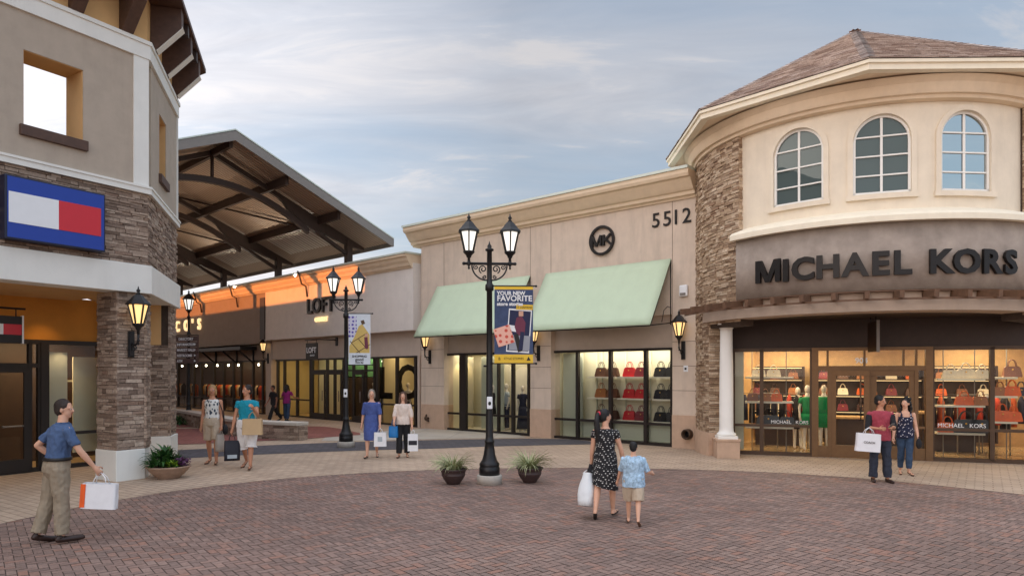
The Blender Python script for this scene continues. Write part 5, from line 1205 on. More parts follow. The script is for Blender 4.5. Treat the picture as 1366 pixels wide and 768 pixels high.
# ------------------------------------------------------------------ lamp posts, banners, planters, seat wall
def street_lamp(x,y,label,half=.41,rz=0.0,single=False,h=4.39):
    g_=thing('street_lamp',label,'street lamp',(x,y,0),rz,'black street lamps')
    mb=MB(); mb.lathe([(.25,0),(.25,.17),(.235,.185)],n=28); mb.build('concrete_base',M['concrete'],g_)
    mb=MB(); mb.lathe([(.205,.185),(.205,.33),(.19,.345),(.2,.37),(.2,.41),(.175,.44),(.15,.48),(.12,.58),(.102,.70),(.088,.82),(.1,.835),(.1,.86),(.085,.875),(.076,.95),(.07,1.5),(.062,2.6),(.055,h-.55),(.085,h-.53),(.085,h-.42),(.06,h-.40),(.05,h-.3),(.05,h+.24),(.085,h+.26),(.085,h+.29),(.04,h+.31),(.045,h+.35),(.02,h+.39),(.004,h+.45)],n=20)
    mb.build('lamp_post',M['blackmetal'],g_)
    if single: lantern(g_,(0,0,h+.38),M['lampwhite'],1.15); return g_
    mb=MB(); mb.tube([(-half-.1,0,h),(half+.1,0,h)],.028,8)
    for s in(-1,1):
        mb.lathe([(.004,-.12),(.025,-.09),(.014,-.06),(.036,-.03),(.036,.03),(.028,.05)],c=(s*half,0,h),n=10)
        mb.ell((s*(half+.1),0,h),(.035,.035,.035),n=8,k=6)
        pts=[(s*(.05+.30*math.sin(t)),0,h-.33+.30*(1-math.cos(t))) for t in[math.pi/2*i/10 for i in range(11)]]; mb.tube(pts,.016,6)
        scroll(mb,(s*.13,0,h-.11),(s,0,0),(0,0,1),.085,1.4,.013,start=-1.2); scroll(mb,(s*.27,0,h-.07),(-s,0,0),(0,0,1),.05,1.2,.011,start=2.2); scroll(mb,(s*.10,0,h-.26),(s,0,0),(0,0,-1),.04,1.2,.011)
    mb.build('cross_arm',M['blackmetal'],g_)
    for s in(-1,1): lantern(g_,(s*half,0,h+.05),M['lampwhite'])
    mb=MB(); mb.box(-.055,.055,-.10,-.06,1.5,1.74); mb.build('call_box',M['signwhite'],g_,bevel=.01)
    mb=MB(); mb.ell((0,-.102,1.61),(.03,.008,.04),n=10,k=6); mb.tube([(-.12,0,2.35),(-.06,0,2.35)],.02,6); mb.build('speaker_grille',M['blackmetal'],g_)
    return g_
street_lamp(-.45,13.77,'tall black twin lantern lamp post in the centre of the plaza between two potted plants',rz=R(4))
street_lamp(-4.94,20.53,'black twin lantern lamp post further back with a yellow and white banner',half=.37,rz=R(3))
street_lamp(-14.2,30.3,'black single lantern post with a slatted directory sign near the seat wall',single=True,h=5.3-.9)
def flat(mb,pts,y,m): mb.add([(p[0],y,p[1]) for p in pts],[tuple(range(len(pts)))],m)
def rect(cx,cz,w_,h_,a=0): 
    c,s=math.cos(R(a)),math.sin(R(a)); return [(cx+u*c-v*s,cz+u*s+v*c) for u,v in((-w_/2,-h_/2),(w_/2,-h_/2),(w_/2,h_/2),(-w_/2,h_/2))]
cm=lambda n,c:plain(n,c,.75,var=.06,scale=8,bstr=.05,bscale=200)
PB={'denim':plain('denim blue print',srgb(62,76,108),.8,var=.25,scale=5,bstr=0),'yellow':cm('banner yellow',srgb(232,190,60)),'white':cm('banner white',srgb(232,232,232)),'pink':spots('pink lattice print',srgb(236,180,160),srgb(206,84,70),9,.3),'grey':cm('banner grey',srgb(150,152,160)),'navy':cm('banner navy',srgb(34,38,70)),'skin':cm('banner skin tone',srgb(206,160,136)),'plum':cm('banner plum',srgb(110,50,70)),'violet':spots('violet flower print',srgb(206,206,224),srgb(96,84,170),9,.3),'gold':cm('banner gold',srgb(206,178,104)),'bark':cm('banner brown line',srgb(92,70,50)),'pale':cm('banner pale blue',srgb(214,222,230)),'black':cm('banner black',srgb(40,36,34))}
def banner(x,y,z,W,Hh,label,rz):
    g_=thing('banner',label,'banner',(x,y,z),rz,'banners on the lamp posts')
    mb=MB(); mb.tube([(-.08,0,.01),(W+.05,0,.01)],.014,6); mb.tube([(-.08,0,-Hh-.01),(W+.05,0,-Hh-.01)],.014,6); mb.ell((W+.06,0,.01),(.025,)*3,n=8,k=6); mb.ell((W+.06,0,-Hh-.01),(.025,)*3,n=8,k=6); mb.build('banner_rod',M['blackmetal'],g_); return g_
def finish(g_,layers,W,Hh):
    mats=[]; mb=MB(); mb.box(0,W,-.004,.004,-Hh,0,0); mats=[layers[0][1]]
    k=0
    for pts,mat in layers[1:]:
        k+=1; mats.append(mat); flat(mb,pts,-.0045-.0008*k,k)
    # a breath of wind in the cloth
    return mb,mats
W,Hh=.77,1.52
g_=banner(-.45+.10,13.72,3.93,W,Hh,'blue denim banner with yellow bands hanging from the central lamp post',R(2))
cx=W/2
layers=[(None,PB['denim']),(rect(cx,-.03,W,.06),PB['yellow']),(rect(cx,-Hh+.085,W,.17),PB['yellow']),
 (rect(.49,-.88,.46,.86,-4),PB['white']),(rect(.49,-.88,.42,.80,-4),PB['navy']),(rect(.50,-1.12,.41,.30,-4),PB['grey']),(rect(.42,-.84,.36,.12,-8),PB['white']),
 ([(.44,-.62),(.54,-.58),(.62,-.72),(.60,-.96),(.46,-.98),(.40,-.8)],PB['plum']),(rect(.47,-1.12,.09,.36,14),PB['black']),(rect(.54,-1.08,.08,.36,-6),PB['navy']),(rect(.53,-.54,.09,.10),PB['skin']),(rect(.19,-.98,.34,.37,18),PB['pink']),
 (rect(.60,-.41,.33,.10,-2),PB['yellow'])]
mb,mats=finish(g_,layers,W,Hh); mats+=[PB['white'],PB['black']]; wi=len(mats)-2
for s_,sz,x0,z0 in(('YOUR NEW',.105,.05,-.17),('FAVORITE',.155,.05,-.29),('store stories',.10,.05,-.38)): addtext(mb,Matrix.Translation((x0,-.02,z0))@FACE,s_,sz,wi,align='LEFT',off=.004)
addtext(mb,Matrix.Translation((.60,-.021,-.435))@FACE,'IT HAPPENS',.058,wi+1); addtext(mb,Matrix.Translation((W/2,-.02,-Hh+.07))@FACE,'STYLE STORIES',.06,wi+1)
addtext(mb,Matrix.Translation((.10,-.021,-Hh+.06))@FACE,'B',.08,wi+1); flat(mb,[(.64,-Hh+.05),(.72,-Hh+.05),(.68,-Hh+.13)],-.021,wi+1)
mb.build('banner_cloth',mats,g_)
W,Hh=.64,1.5
g_=banner(-4.94+.09,20.48,3.97,W,Hh,'pale banner with violet flowers and gold lattice on the rear lamp post',R(2))
layers=[(None,PB['pale']),(rect(.12,-.38,.24,.62),PB['violet']),([(.02,-1.16),(.62,-1.16),(.62,-.62),(.40,-.30),(.30,-.36),(.16,-.7),(.02,-.96)],PB['gold']),
 (rect(.30,-.72,.55,.022,32),PB['bark']),(rect(.2,-1.0,.5,.022,-50),PB['bark']),(rect(.42,-.9,.4,.022,-50),PB['bark']),(rect(.4,-1.05,.55,.022,32),PB['bark']),(rect(.52,-.86,.10,.34,4),PB['plum']),(rect(.53,-.64,.09,.10),PB['skin']),(rect(.42,-.25,.1,.12,20),PB['bark']),(rect(W/2,-1.33,W,.34),PB['pale'])]
mb,mats=finish(g_,layers,W,Hh); mats+=[PB['black']]; wi=len(mats)-1
for s_,sz,z0 in(('SHOPPING',.09,-1.29),('good',.12,-1.39),('every day',.06,-1.46)): addtext(mb,Matrix.Translation((W/2,-.02,z0))@FACE,s_,sz,wi,off=.003)
mb.build('banner_cloth',mats,g_)
# directory boards on the single post
DS=thing('directory_sign','brown slatted directory sign with white lettering on the single lantern post','sign',(-14.2,30.2,3.25),R(-20))
mb=MB()
for x in(-.62,.62): mb.tube([(x,-.04,-.55),(x,-.04,.62)],.03,6)
mb.tube([(-.62,-.04,.62),(.62,-.04,.62)],.03,6); mb.build('sign_frame',M['steel'],DS)
slat=plain('plum brown sign board',srgb(92,72,70),.6,var=.08,bstr=.05)
for i,s_ in enumerate(('DIRECTORY','INFORMATION','MARKET HALL','RESTROOMS','ATM')):
    mb=MB(); z=.46-.24*i; mb.box(-.66,.66,-.10,-.06,z-.1,z+.1,0); addtext(mb,Matrix.Translation((-.50 if i else 0,-.108,z-.055))@FACE,s_,.15,1,align='LEFT' if i else 'CENTER',off=.006,ext=.003)
    if i: mb.add([(.45,-.105,z-.05),(.57,-.105,z),(.45,-.105,z+.05)],[(0,1,2)],1)
    mb.build('sign_board',[slat,M['signwhite']],DS)
# potted plants
def leafmat(name,c1,c2):
    m=island(name,[(0,c1),(.5,c2),(1,shade(c1,.7))],rough=.5,nvar=.2,bstr=.1); return m
M['spider']=leafmat('variegated grass blade',srgb(112,128,78),srgb(196,196,150)); M['leaf']=leafmat('dark glossy leaf',srgb(40,74,34),srgb(58,98,44)); M['lime']=leafmat('lime leaf',srgb(140,168,44),srgb(112,144,40)); M['purple']=leafmat('purple leaf',srgb(78,46,78),srgb(104,58,96)); M['petal']=leafmat('yellow bloom',srgb(214,196,70),srgb(190,200,60))
def blade(mb,p,az,ln,lift,wd,droop,rr,n=6,m=0):
    d=Vector((math.cos(az),math.sin(az),0)); sd=Vector((-d.y,d.x,0)); vs=[]; q=Vector(p); a=lift
    for i in range(n+1):
        t=i/n; w_=wd*(math.sin(math.pi*min(.25+.75*t,1)**.9)+.02)
        vs+=[q+sd*w_/2,q-sd*w_/2+Vector((0,0,.004))]; q=q+(d*math.cos(a)+Vector((0,0,math.sin(a))))*ln/n; a-=droop/n
    mb.add(vs,[(2*i,2*i+1,2*i+3,2*i+2) for i in range(n)],m,True)
def pot_plant(x,y,label,seed,tall=1.0):
    rr=random.Random(seed); g_=thing('potted_plant',label,'potted plant',(x,y,0),rr.uniform(0,6),'dark bowls of striped grass')
    mb=MB(); mb.lathe([(.12,0),(.135,.012),(.15,.04),(.195,.10),(.232,.17),(.240,.19),(.232,.2),(.248,.26),(.272,.285),(.275,.305),(.262,.31),(.245,.30),(.235,.27)],n=32); mb.build('bowl',M['darkpot'],g_)
    mb=MB(); mb.lathe([(.23,.262),(.1,.285)],n=20); mb.build('soil',M['soil'],g_)
    mb=MB()
    for i in range(240):
        az=rr.uniform(0,6.283); r=rr.uniform(0,.14); blade(mb,(r*math.cos(az),r*math.sin(az),.27),az+rr.uniform(-.4,.4),rr.uniform(.26,.50)*tall,rr.uniform(.6,1.5),rr.uniform(.012,.022),rr.uniform(.6,2.4),rr)
    mb.build('foliage',M['spider'],g_)
pot_plant(-1.17,13.77,'dark brown bowl of striped grass left of the central lamp post',1); pot_plant(.36,13.96,'dark brown bowl of striped grass right of the central lamp post',2,1.12)
rr=random.Random(21); g_=thing('urn_planter','wide weathered stone bowl of dark leaves and yellow flowers by the left stone pier','planter',(-7.22,14.5,0),0)
mb=MB(); mb.lathe([(.2,0),(.215,.015),(.225,.03),(.30,.09),(.375,.17),(.41,.225),(.43,.24),(.43,.265),(.41,.27),(.385,.255),(.36,.2)],n=40); mb.build('bowl',M['urn'],g_)
mb=MB(); mb.lathe([(.37,.21),(.1,.25)],n=20); mb.build('soil',M['soil'],g_)
mb=MB()
for i in range(400):
    az=rr.uniform(0,6.283); r=rr.uniform(0,.33); c0=Vector((r*math.cos(az),r*math.sin(az),.23)); 
    if c0.x>.12 and rr.random()<.75: continue
    blade(mb,(c0.x-.04,c0.y,.23+rr.uniform(0,.34)*max(0,1-abs(c0.x+.05)/.34)),az+rr.uniform(-1,1),rr.uniform(.14,.30),rr.uniform(.3,1.45),rr.uniform(.035,.065),rr.uniform(.4,1.8),rr,5)
mb.build('foliage',M['leaf'],g_)
mb=MB()
for i in range(150):
    blade(mb,(rr.uniform(.06,.28),rr.uniform(-.28,.1),.24+rr.uniform(0,.12)),rr.uniform(0,6.28),rr.uniform(.05,.10),rr.uniform(.2,1.3),rr.uniform(.03,.05),rr.uniform(.3,1.5),rr,4)
mb.build('lime_foliage',M['lime'],g_)
mb=MB()
for i in range(90):
    blade(mb,(rr.uniform(.22,.38),rr.uniform(-.15,.25),.25+rr.uniform(0,.16)),rr.uniform(0,6.28),rr.uniform(.06,.11),rr.uniform(.2,1.3),rr.uniform(.03,.045),rr.uniform(.3,1.5),rr,4)
mb.build('purple_foliage',M['purple'],g_)
# curved stone seat wall
g_=thing('seat_wall','low curved stone seat wall with a pale cast stone cap in front of the shop row','bench',(-8.6,23.6,0),0)
cl=catmull([(-16.6,32.0),(-15.0,30.9),(-12.9,28.5),(-10.6,25.5),(-8.8,23.7),(-6.9,22.75)],8); mv=Matrix.Translation((8.6,-23.6,0))
def wallstrip(mb,w_,z0,z1,m=0):
    vs=[]
    for i,p_ in enumerate(cl):
        d=(cl[min(i+1,len(cl)-1)]-cl[max(i-1,0)]).normalized(); nn=Vector((d.y,-d.x,0))*w_/2
        a,b=p_+nn,p_-nn; vs+=[(a.x,a.y,z0),(b.x,b.y,z0),(b.x,b.y,z1),(a.x,a.y,z1)]
    k=len(cl); mb.add(vs,[(i*4+j,(i+1)*4+j,(i+1)*4+(j+1)%4,i*4+(j+1)%4) for i in range(k-1) for j in range(4)]+[(0,1,2,3),(4*k-1,4*k-2,4*k-3,4*k-4)],m)
mb=MB(); mb.M=mv; wallstrip(mb,.42,0,.49,1); acc=[0]
for i in range(1,len(cl)): acc.append(acc[-1]+(cl[i]-cl[i-1]).length)
def along(u,d,z):
    u=max(0,min(u,acc[-1]-1e-4)); i=max(k for k in range(len(acc)-1) if acc[k]<=u); t=(u-acc[i])/(acc[i+1]-acc[i]); p_=cl[i].lerp(cl[i+1],t); dd=(cl[i+1]-cl[i]).normalized()
    q=p_+Vector((dd.y,-dd.x,0))*(.21+d); return (q.x,q.y,z)
stones(mb,0,acc[-1],.01,.49,along,dep=.04,hm=(.06,.12)); e_=cl[-1]; dd=(cl[-1]-cl[-2]).normalized(); nn=Vector((dd.y,-dd.x,0))
stones(mb,-.21,.21,.01,.49,lambda u,d,z:(e_.x-nn.x*u+dd.x*d,e_.y-nn.y*u+dd.y*d,z),dep=.04)
mb.build('stone_wall',[M['stone_l'],M['backing']],g_)
mb=MB(); mb.M=mv; wallstrip(mb,.56,.49,.60); mb.build('seat_cap',M['slab'],g_,bevel=.015)
g_=thing('shrub','low green shrub round the foot of the single lantern post','shrub',(-14.3,29.6,0),0)
mb=MB()
for i in range(500): blade(mb,(rr.gauss(0,.6),rr.gauss(0,.3),rr.uniform(0,.3)),rr.uniform(0,6.28),rr.uniform(.12,.28),rr.uniform(.2,1.4),rr.uniform(.03,.06),rr.uniform(.3,1.5),rr,4)
mb.build('foliage',M['leaf'],g_)
# ------------------------------------------------------------------ people
SK={'light':plain('light skin',srgb(214,164,136),.55,var=.05,scale=10,bstr=.03),'tan':plain('tan skin',srgb(190,134,104),.55,var=.05,scale=10,bstr=.03),'brown':plain('brown skin',srgb(150,98,74),.55,var=.05,scale=10,bstr=.03)}
HR={k:plain(k+' hair',c,.55,var=.25,scale=30,bscale=140,bstr=.5) for k,c in dict(dark=srgb(46,33,26),brown=srgb(82,54,38),grey=srgb(150,140,128),blonde=srgb(172,136,90),black=srgb(20,17,17)).items()}
LIP=plain('lip tone',srgb(168,92,84),.5,bstr=0); EYE=plain('dark eye',srgb(36,28,26),.3,bstr=0); WHT=plain('eye white',srgb(226,220,214),.4,bstr=0)
def person(label,pos,rz,h,sex,pose,skin,hair,clothes,voxel=.008):
    g_=thing('person',label,'person',(pos[0],pos[1],.006),rz); f=sex=='f'; k=pose
    lean=R(k.get('lean',2)); P=Vector((0,0,0)); J={}
    up=Vector((0,-math.sin(lean),math.cos(lean))); at=lambda t:P+up*(t*h)
    # legs
    for s,nm in((1,'L'),(-1,'R')):
        fl,kn,ab,fp=[R(a) for a in k['leg'+nm]]
        hip=P+Vector((s*.052*h,0,-.012*h)); th=Vector((s*math.sin(ab),-math.sin(fl)*math.cos(ab),-math.cos(fl)*math.cos(ab)))
        kne=hip+th*.245*h; sh=Vector((s*math.sin(ab)*.3,-math.sin(fl-kn),-math.cos(fl-kn))).normalized(); ank=kne+sh*.235*h
        toe=Vector((s*.18,-math.cos(fp),-math.sin(fp))).normalized(); dn=Vector((0,-math.sin(fp),-math.cos(fp))) 
        heel=ank+Vector((0,math.sin(fp)*0+.022*h*math.cos(fp),-.03*h*math.cos(fp)+.02*h*math.sin(fp))); ball=ank+toe*.095*h+Vector((0,0,-.032*h*math.cos(fp))); tip=ball+Vector((toe.x,toe.y,min(0,toe.z*.2))).normalized()*.035*h
        J['leg'+nm]=(hip,kne,ank,heel,ball,tip)
    low=min(min(q.z for q in J['leg'+n][3:])-.014*h for n in'LR'); P=Vector((0,0,-low))
    for n in'LR': J['leg'+n]=tuple(q+P for q in J['leg'+n])
    shw=(.098 if f else .112)*h*k.get('sh',1)
    for s,nm in((1,'L'),(-1,'R')):
        fl,ab,el,ab2=[R(a) for a in k['arm'+nm]]
        so_=at(.262)+Vector((s*shw,0,0)); d1=Vector((s*math.sin(ab),-math.sin(fl)*math.cos(ab),-math.cos(fl)*math.cos(ab))); e=so_+d1*.172*h
        d2=Vector((s*math.sin(ab2),-math.sin(fl+el)*math.cos(ab2),-math.cos(fl+el)*math.cos(ab2))); w_=e+d2*.145*h; J['arm'+nm]=(so_,e,w_,d2)
    tw=Matrix.Rotation(R(k.get('twist',0)),4,'Z')
    ring=lambda t,a,b:(at(t),a*h,b*h)
    fat=k.get('fat',1.0)
    tor=[ring(-.06,.07,.055),ring(-.01,.098 if f else .092,.07),ring(.04,.095 if f else .09,.066),ring(.10,.07 if f else .08,.056),ring(.17,.078 if f else .09,.062),ring(.23,.086 if f else .1,.062),ring(.262,.084 if f else .1,.053),ring(.285,.066 if f else .078,.046),ring(.303,.043,.038),ring(.32,.033,.034),ring(.37,.03,.033)]
    tor=[(c,a*fat,b*fat) if i<7 else (c,a,b) for i,(c,a,b) in enumerate(tor)]
    mb=MB(); mb.loft(tor,20)
    for n in'LR':
        hip,kne,ank,heel,ball,tip=J['leg'+n]; m_=kne.lerp(ank,.3)
        mb.cone(hip,.05*h*fat,kne,.032*h); mb.cone(kne,.031*h,m_,.033*h); mb.cone(m_,.033*h,ank,.019*h); mb.cone(ank,.02*h,heel,.017*h); mb.cone(heel,.016*h,ball,.017*h); mb.cone(ball,.017*h,tip,.011*h)
        s=1 if n=='L' else -1; so_,e,w_,d2=J['arm'+n]
        mb.cone(so_,.030*h*fat,e,.022*h); mb.cone(e,.022*h,e.lerp(w_,.3),.023*h); mb.cone(e.lerp(w_,.3),.023*h,w_,.0145*h)
        # hand: palm, four unequal bent fingers, thumb
        inn=Vector((-s,0,0)); inn=(inn-d2*inn.dot(d2)).normalized(); lat=d2.cross(inn)
        if lat.y>0: lat=-lat
        pc=w_+d2*.045*h; mb.tube([w_,w_+d2*.03*h,w_+d2*.062*h],[.0145*h,.019*h,.017*h],10)
        for q in(-1,0,1): mb.cone(w_+d2*.01*h+lat*q*.007*h,.0085*h,w_+d2*.058*h+lat*q*.014*h,.0085*h)
        cu=k.get('curl',.8)
        for i,(o,ln) in enumerate(((.0185,.038),(.0065,.043),(-.0065,.040),(-.018,.031))):
            b0=w_+d2*.058*h+lat*o*h; c1=(d2*math.cos(.35*cu)+inn*math.sin(.35*cu)); b1=b0+c1*ln*.5*h; c2=(d2*math.cos(1.1*cu)+inn*math.sin(1.1*cu)); b2=b1+c2*ln*.5*h
            mb.tube([b0,b1,b2],[.0058*h,.0054*h,.0046*h],7); mb.ell(b2,(.0046*h,)*3,n=7,k=5)
        t0=w_+d2*.018*h+lat*.014*h; t1=t0+(d2*.6+lat*.7+inn*.25).normalized()*.028*h; t2=t1+(d2*.85+lat*.15+inn*.45).normalized()*.022*h; mb.tube([t0,t1,t2],[.0075*h,.006*h,.005*h],7); mb.ell(t2,(.005*h,)*3,n=7,k=5)
        J['hand'+n]=w_+d2*.075*h+inn*.012*h
    hc=at(.372)+Vector((0,-.006*h,.038*h)); HM=Matrix.Translation(hc)@Matrix.Rotation(R(k.get('yaw',0)),4,'Z')@Matrix.Rotation(R(k.get('pitch',0)),4,'X'); mb.M=HM
    mb.ell((0,.004*h,.012*h),(.043*h,.053*h,.056*h)); mb.ell((0,-.013*h,-.022*h),(.034*h,.036*h,.043*h)); mb.ell((0,-.03*h,-.05*h),(.017*h,.014*h,.013*h))
    mb.cone(Vector((0,-.047*h,.008*h)),.006*h,Vector((0,-.058*h,-.016*h)),.0085*h)
    for s in(-1,1): mb.ell((s*.044*h,.004*h,-.006*h),(.006*h,.012*h,.018*h)); mb.ell((s*.02*h,-.043*h,.010*h),(.012*h,.006*h,.005*h))
    mb.M=Matrix.Identity(4)
    body=remesh(mb,'body',SK[skin],g_,min(voxel,.0052*h),2)
    fm=MB(); fm.M=HM; fm.ell((0,-.0485*h,-.031*h),(.013*h,.005*h,.0042*h),n=10,k=6); fm.build('mouth',LIP,g_)
    for s in(-1,1):
        fm=MB(); fm.M=HM; fm.ell((s*.0185*h,-.0485*h,.001*h),(.0075*h,.004*h,.0042*h),n=8,k=6,m=1); fm.ell((s*.0185*h,-.0515*h,.001*h),(.0034*h,.002*h,.0036*h),n=8,k=6,m=0); fm.build('eye',[EYE,WHT],g_)
    # hair
    style,hcol=hair; hb=MB(); hb.M=HM
    hb.ell((0,.012*h,.022*h),(.049*h,.055*h,.054*h)); hb.ell((0,.028*h,-.002*h),(.045*h,.04*h,.05*h))
    cutf=MB()
    if style=='bob':
        for s in(-1,1): hb.ell((s*.04*h,.012*h,-.02*h),(.016*h,.034*h,.05*h))
        hb.ell((0,.036*h,-.02*h),(.044*h,.03*h,.055*h))
    if style=='long':
        for s in(-1,1): hb.tube([(s*.036*h,.0,.04*h),(s*.047*h,-.004*h,-.02*h),(s*.05*h,-.02*h,-.09*h),(s*.046*h,-.035*h,-.15*h)],[.02*h,.018*h,.022*h,.008*h],10)
        hb.tube([(0,.04*h,.03*h),(0,.05*h,-.05*h),(0,.055*h,-.13*h),(0,.05*h,-.19*h)],[.04*h,.045*h,.042*h,.015*h],12)
    if style=='curly':
        rr=random.Random(8)
        for i in range(60):
            a=rr.uniform(.05,3.09); z=rr.uniform(-.11,.07); r=.05+.012*(z<0); hb.ell((r*math.cos(a)*h,(.012+r*.9*math.sin(a))*h,z*h),(rr.uniform(.014,.024)*h,)*3,n=8,k=6)
        hb.ell((.005*h,.02*h,.082*h),(.026*h,.026*h,.022*h))
    if style=='ponytail':
        hb.tube([(0,.055*h,.035*h),(0,.082*h,.03*h),(-.004*h,.10*h,-.03*h),(-.006*h,.095*h,-.12*h),(-.004*h,.085*h,-.20*h),(0,.08*h,-.25*h)],[.016*h,.017*h,.028*h,.028*h,.02*h,.006*h],12)
    if style=='tied': hb.ell((0,.06*h,-.01*h),(.024*h,.02*h,.024*h))
    ho=remesh(hb,'hair',HR[hcol],g_,.005*h,2,.0026*h,60)
    rs_=random.Random(int(h*1000)); sb=MB(); sb.M=HM                 # loose locks over the hair mass
    ll={'short':.035,'tied':.05,'bob':.085,'long':.10,'curly':.05,'ponytail':.06}[style]
    for i in range(260):
        th=rs_.uniform(0,6.283); ph_=rs_.uniform(.05,1.5); d0=Vector((math.cos(th)*math.sin(ph_),math.sin(th)*math.sin(ph_),math.cos(ph_)))
        if d0.y<-.12: continue
        pts=[]; 
        for q in range(5):
            a=ph_+q/4*ll/.05; dd=Vector((math.cos(th)*math.sin(a),math.sin(th)*math.sin(a),math.cos(a)))
            e_=1.03+.05*math.sin(q*1.1+i)*(.5 if style=='curly' else .25)
            pts.append(Vector((dd.x*.050*h*e_,.012*h+dd.y*.056*h*e_,.022*h+dd.z*.055*h*e_)) if a<1.75 else pts[-1]+Vector((rs_.uniform(-.003,.003),rs_.uniform(-.002,.003),-ll*.22))*h)
        sd=(pts[1]-pts[0]).cross(d0)
        if sd.length<1e-9: continue
        sd=sd.normalized()*.0032*h; vs=[]
        for q,p_ in enumerate(pts): k_=1-.75*q/4; vs+=[p_+sd*k_,p_-sd*k_]
        sb.add(vs,[(2*q,2*q+1,2*q+3,2*q+2) for q in range(4)],0,True)
    sb.build('hair_locks',HR[hcol],ho)
    # drop hair from the face
    if style=='ponytail':
        t_=MB(); t_.M=HM; t_.tube([(0,.064*h,.034*h),(0,.076*h,.032*h)],.021*h,10); t_.build('hair_tie',plain('red hair tie',srgb(206,50,70),.7,bstr=0),g_)
    # clothes
    def topp(mat,name='shirt',lo=-.05,sleeve=.55,slack=.010,neck=.305,smat=None,flare=0,wr=.006,strap=False):
        b=MB(); rows=[]
        for t,a,d in((lo,.100 if f else .098,.074),(.0,.101 if f else .097,.073),(.05,.098 if f else .095,.069),(.10,.076+.004 if f else .088,.062),(.17,.082 if f else .096,.067),(.23,.09 if f else .105,.068),(.262,.09 if f else .106,.06),(.285,.071 if f else .083,.052),(min(neck,.303),.051,.045)):
            if strap and t>.24: continue
            if t<lo: continue
            rows.append((at(t),(a*fat+slack+(flare if t<=.05 else 0))*h,(d*fat+slack+(flare if t<=.05 else 0))*h))
        b.loft(rows,24)
        if strap:
            for s in(-1,1): b.tube([at(.2)+Vector((s*.055*h,-.062*h,0)),at(.262)+Vector((s*.058*h,-.05*h,0)),at(.298)+Vector((s*.056*h,-.004*h,0)),at(.26)+Vector((s*.055*h,.046*h,0)),at(.2)+Vector((s*.05*h,.06*h,0))],.012*h if strap=='thin' else .021*h,8)
        for n in'LR':
            so_,e,w_,d2=J['arm'+n]
            if sleeve>0:
                en=so_.lerp(e,min(sleeve,1)); b.tube([so_+(so_-e).normalized()*.0+Vector((0,0,.006*h)),so_.lerp(en,.5),en],[.036*h*fat,.036*h*fat,(.034)*h],12); b.ell(so_+Vector((0,0,-.004*h)),(.0345*h*fat,)*3)
                if sleeve>1:
                    en2=e.lerp(w_,min(sleeve-1,1)); b.tube([e,e.lerp(en2,.5),en2],[.031*h,.029*h,.022*h],12); b.ell(e,(.031*h,)*3)
        return remesh(b,name,mat,g_,max(voxel,.006),3,wr*h,16)
    def sleeves(mat,a0,a1):
        for n in'LR':
            so_,e,w_,d2=J['arm'+n]; b=MB(); b.tube([so_.lerp(e,a0),e],[.042*h,.034*h],12); b.ell(e,(.033*h,)*3)
            if a1>1: b.tube([e,e.lerp(w_,a1-1)],[.033*h,.027*h],12)
            remesh(b,'sleeve',mat,g_,max(voxel,.006),3,.003*h,18)
    def legs(mat,name='trousers',upto=1.95,slack=.008,ends=.026,wr=.007,top=.06):
        b=MB(); b.loft([(at(-.075),.07*h,.055*h),(at(-.04),(.094*fat+slack)*h,(.07*fat+slack)*h),(at(0),(.1*fat+slack)*h,(.073*fat+slack)*h),(at(.03),(.097*fat+slack)*h,(.07*fat+slack)*h),(at(top),(.088*fat+slack)*h,(.064*fat+slack)*h)],22)
        for n in'LR':
            hip,kne,ank,*_=J['leg'+n]
            if upto<=1: en=hip.lerp(kne,upto); b.tube([hip,hip.lerp(en,.5),en],[(.054*fat+slack)*h,(.052*fat+slack)*h,(.047+slack)*h],14)
            else:
                en=kne.lerp(ank,upto-1); b.tube([hip,hip.lerp(kne,.55),kne,kne.lerp(en,.45),en],[(.053*fat+slack)*h,(.045*fat+slack)*h,(.036+slack)*h,(.035+slack)*h,(ends+slack)*h],14)
            b.ell(hip,((.05*fat+slack)*h,)*3)
        return remesh(b,name,mat,g_,max(voxel,.006),3,wr*h,14)
    def skirt(mat,hem,name='dress',slack=.012,wide=.13,depth=.10,sk=0):
        kc=(J['legL'][1]+J['legR'][1])/2; pc=at(0); hz_=hem*h; hc_=pc.lerp(kc,max(0,(pc.z-hz_)/(pc.z-kc.z))); b=MB(); n=26
        spread=abs((J['legL'][1]-J['legR'][1]).y)*.35
        rows=[((hc_.x,hc_.y,hz_),wide*h,depth*h+spread),((pc.lerp(hc_,.5).x,pc.lerp(hc_,.5).y,(hz_+pc.z)/2),(.108+slack)*h,(.085+slack)*h+spread*.5),(at(0),(.102+slack)*h,(.074+slack)*h),(at(.05),(.097+slack)*h,(.069+slack)*h),(at(.10),(.076+slack*.6)*h,(.06+slack*.6)*h)]
        b.loft(rows,n); o=remesh(b,name,mat,g_,max(voxel,.006),2,.006*h,13)
        if sk:
            for v in o.data.vertices:
                if v.co.z<hz_+.12*h: v.co.z+=sk*v.co.x*(1-(v.co.z-hz_)/(.12*h))
        return o
    def shoes(mat,name='shoe',kind='shoe'):
        for n in'LR':
            hip,kne,ank,heel,ball,tip=J['leg'+n]; b=MB(); dn=Vector((0,0,-.006*h))
            if kind=='shoe': b.cone(heel,.021*h,ball,.022*h); b.cone(ball,.022*h,tip,.017*h); b.cone(ank.lerp(heel,.35),.023*h,heel,.021*h)
            else: b.cone(heel+dn,.0165*h,ball+dn,.0185*h); b.cone(ball+dn,.0185*h,tip+dn,.0135*h); b.cone(ball.lerp(ank,.25)+Vector((-.014*h,0,0)),.007*h,ball.lerp(ank,.25)+Vector((.014*h,0,.004*h)),.007*h)
            remesh(b,name,mat,g_,.006,1)
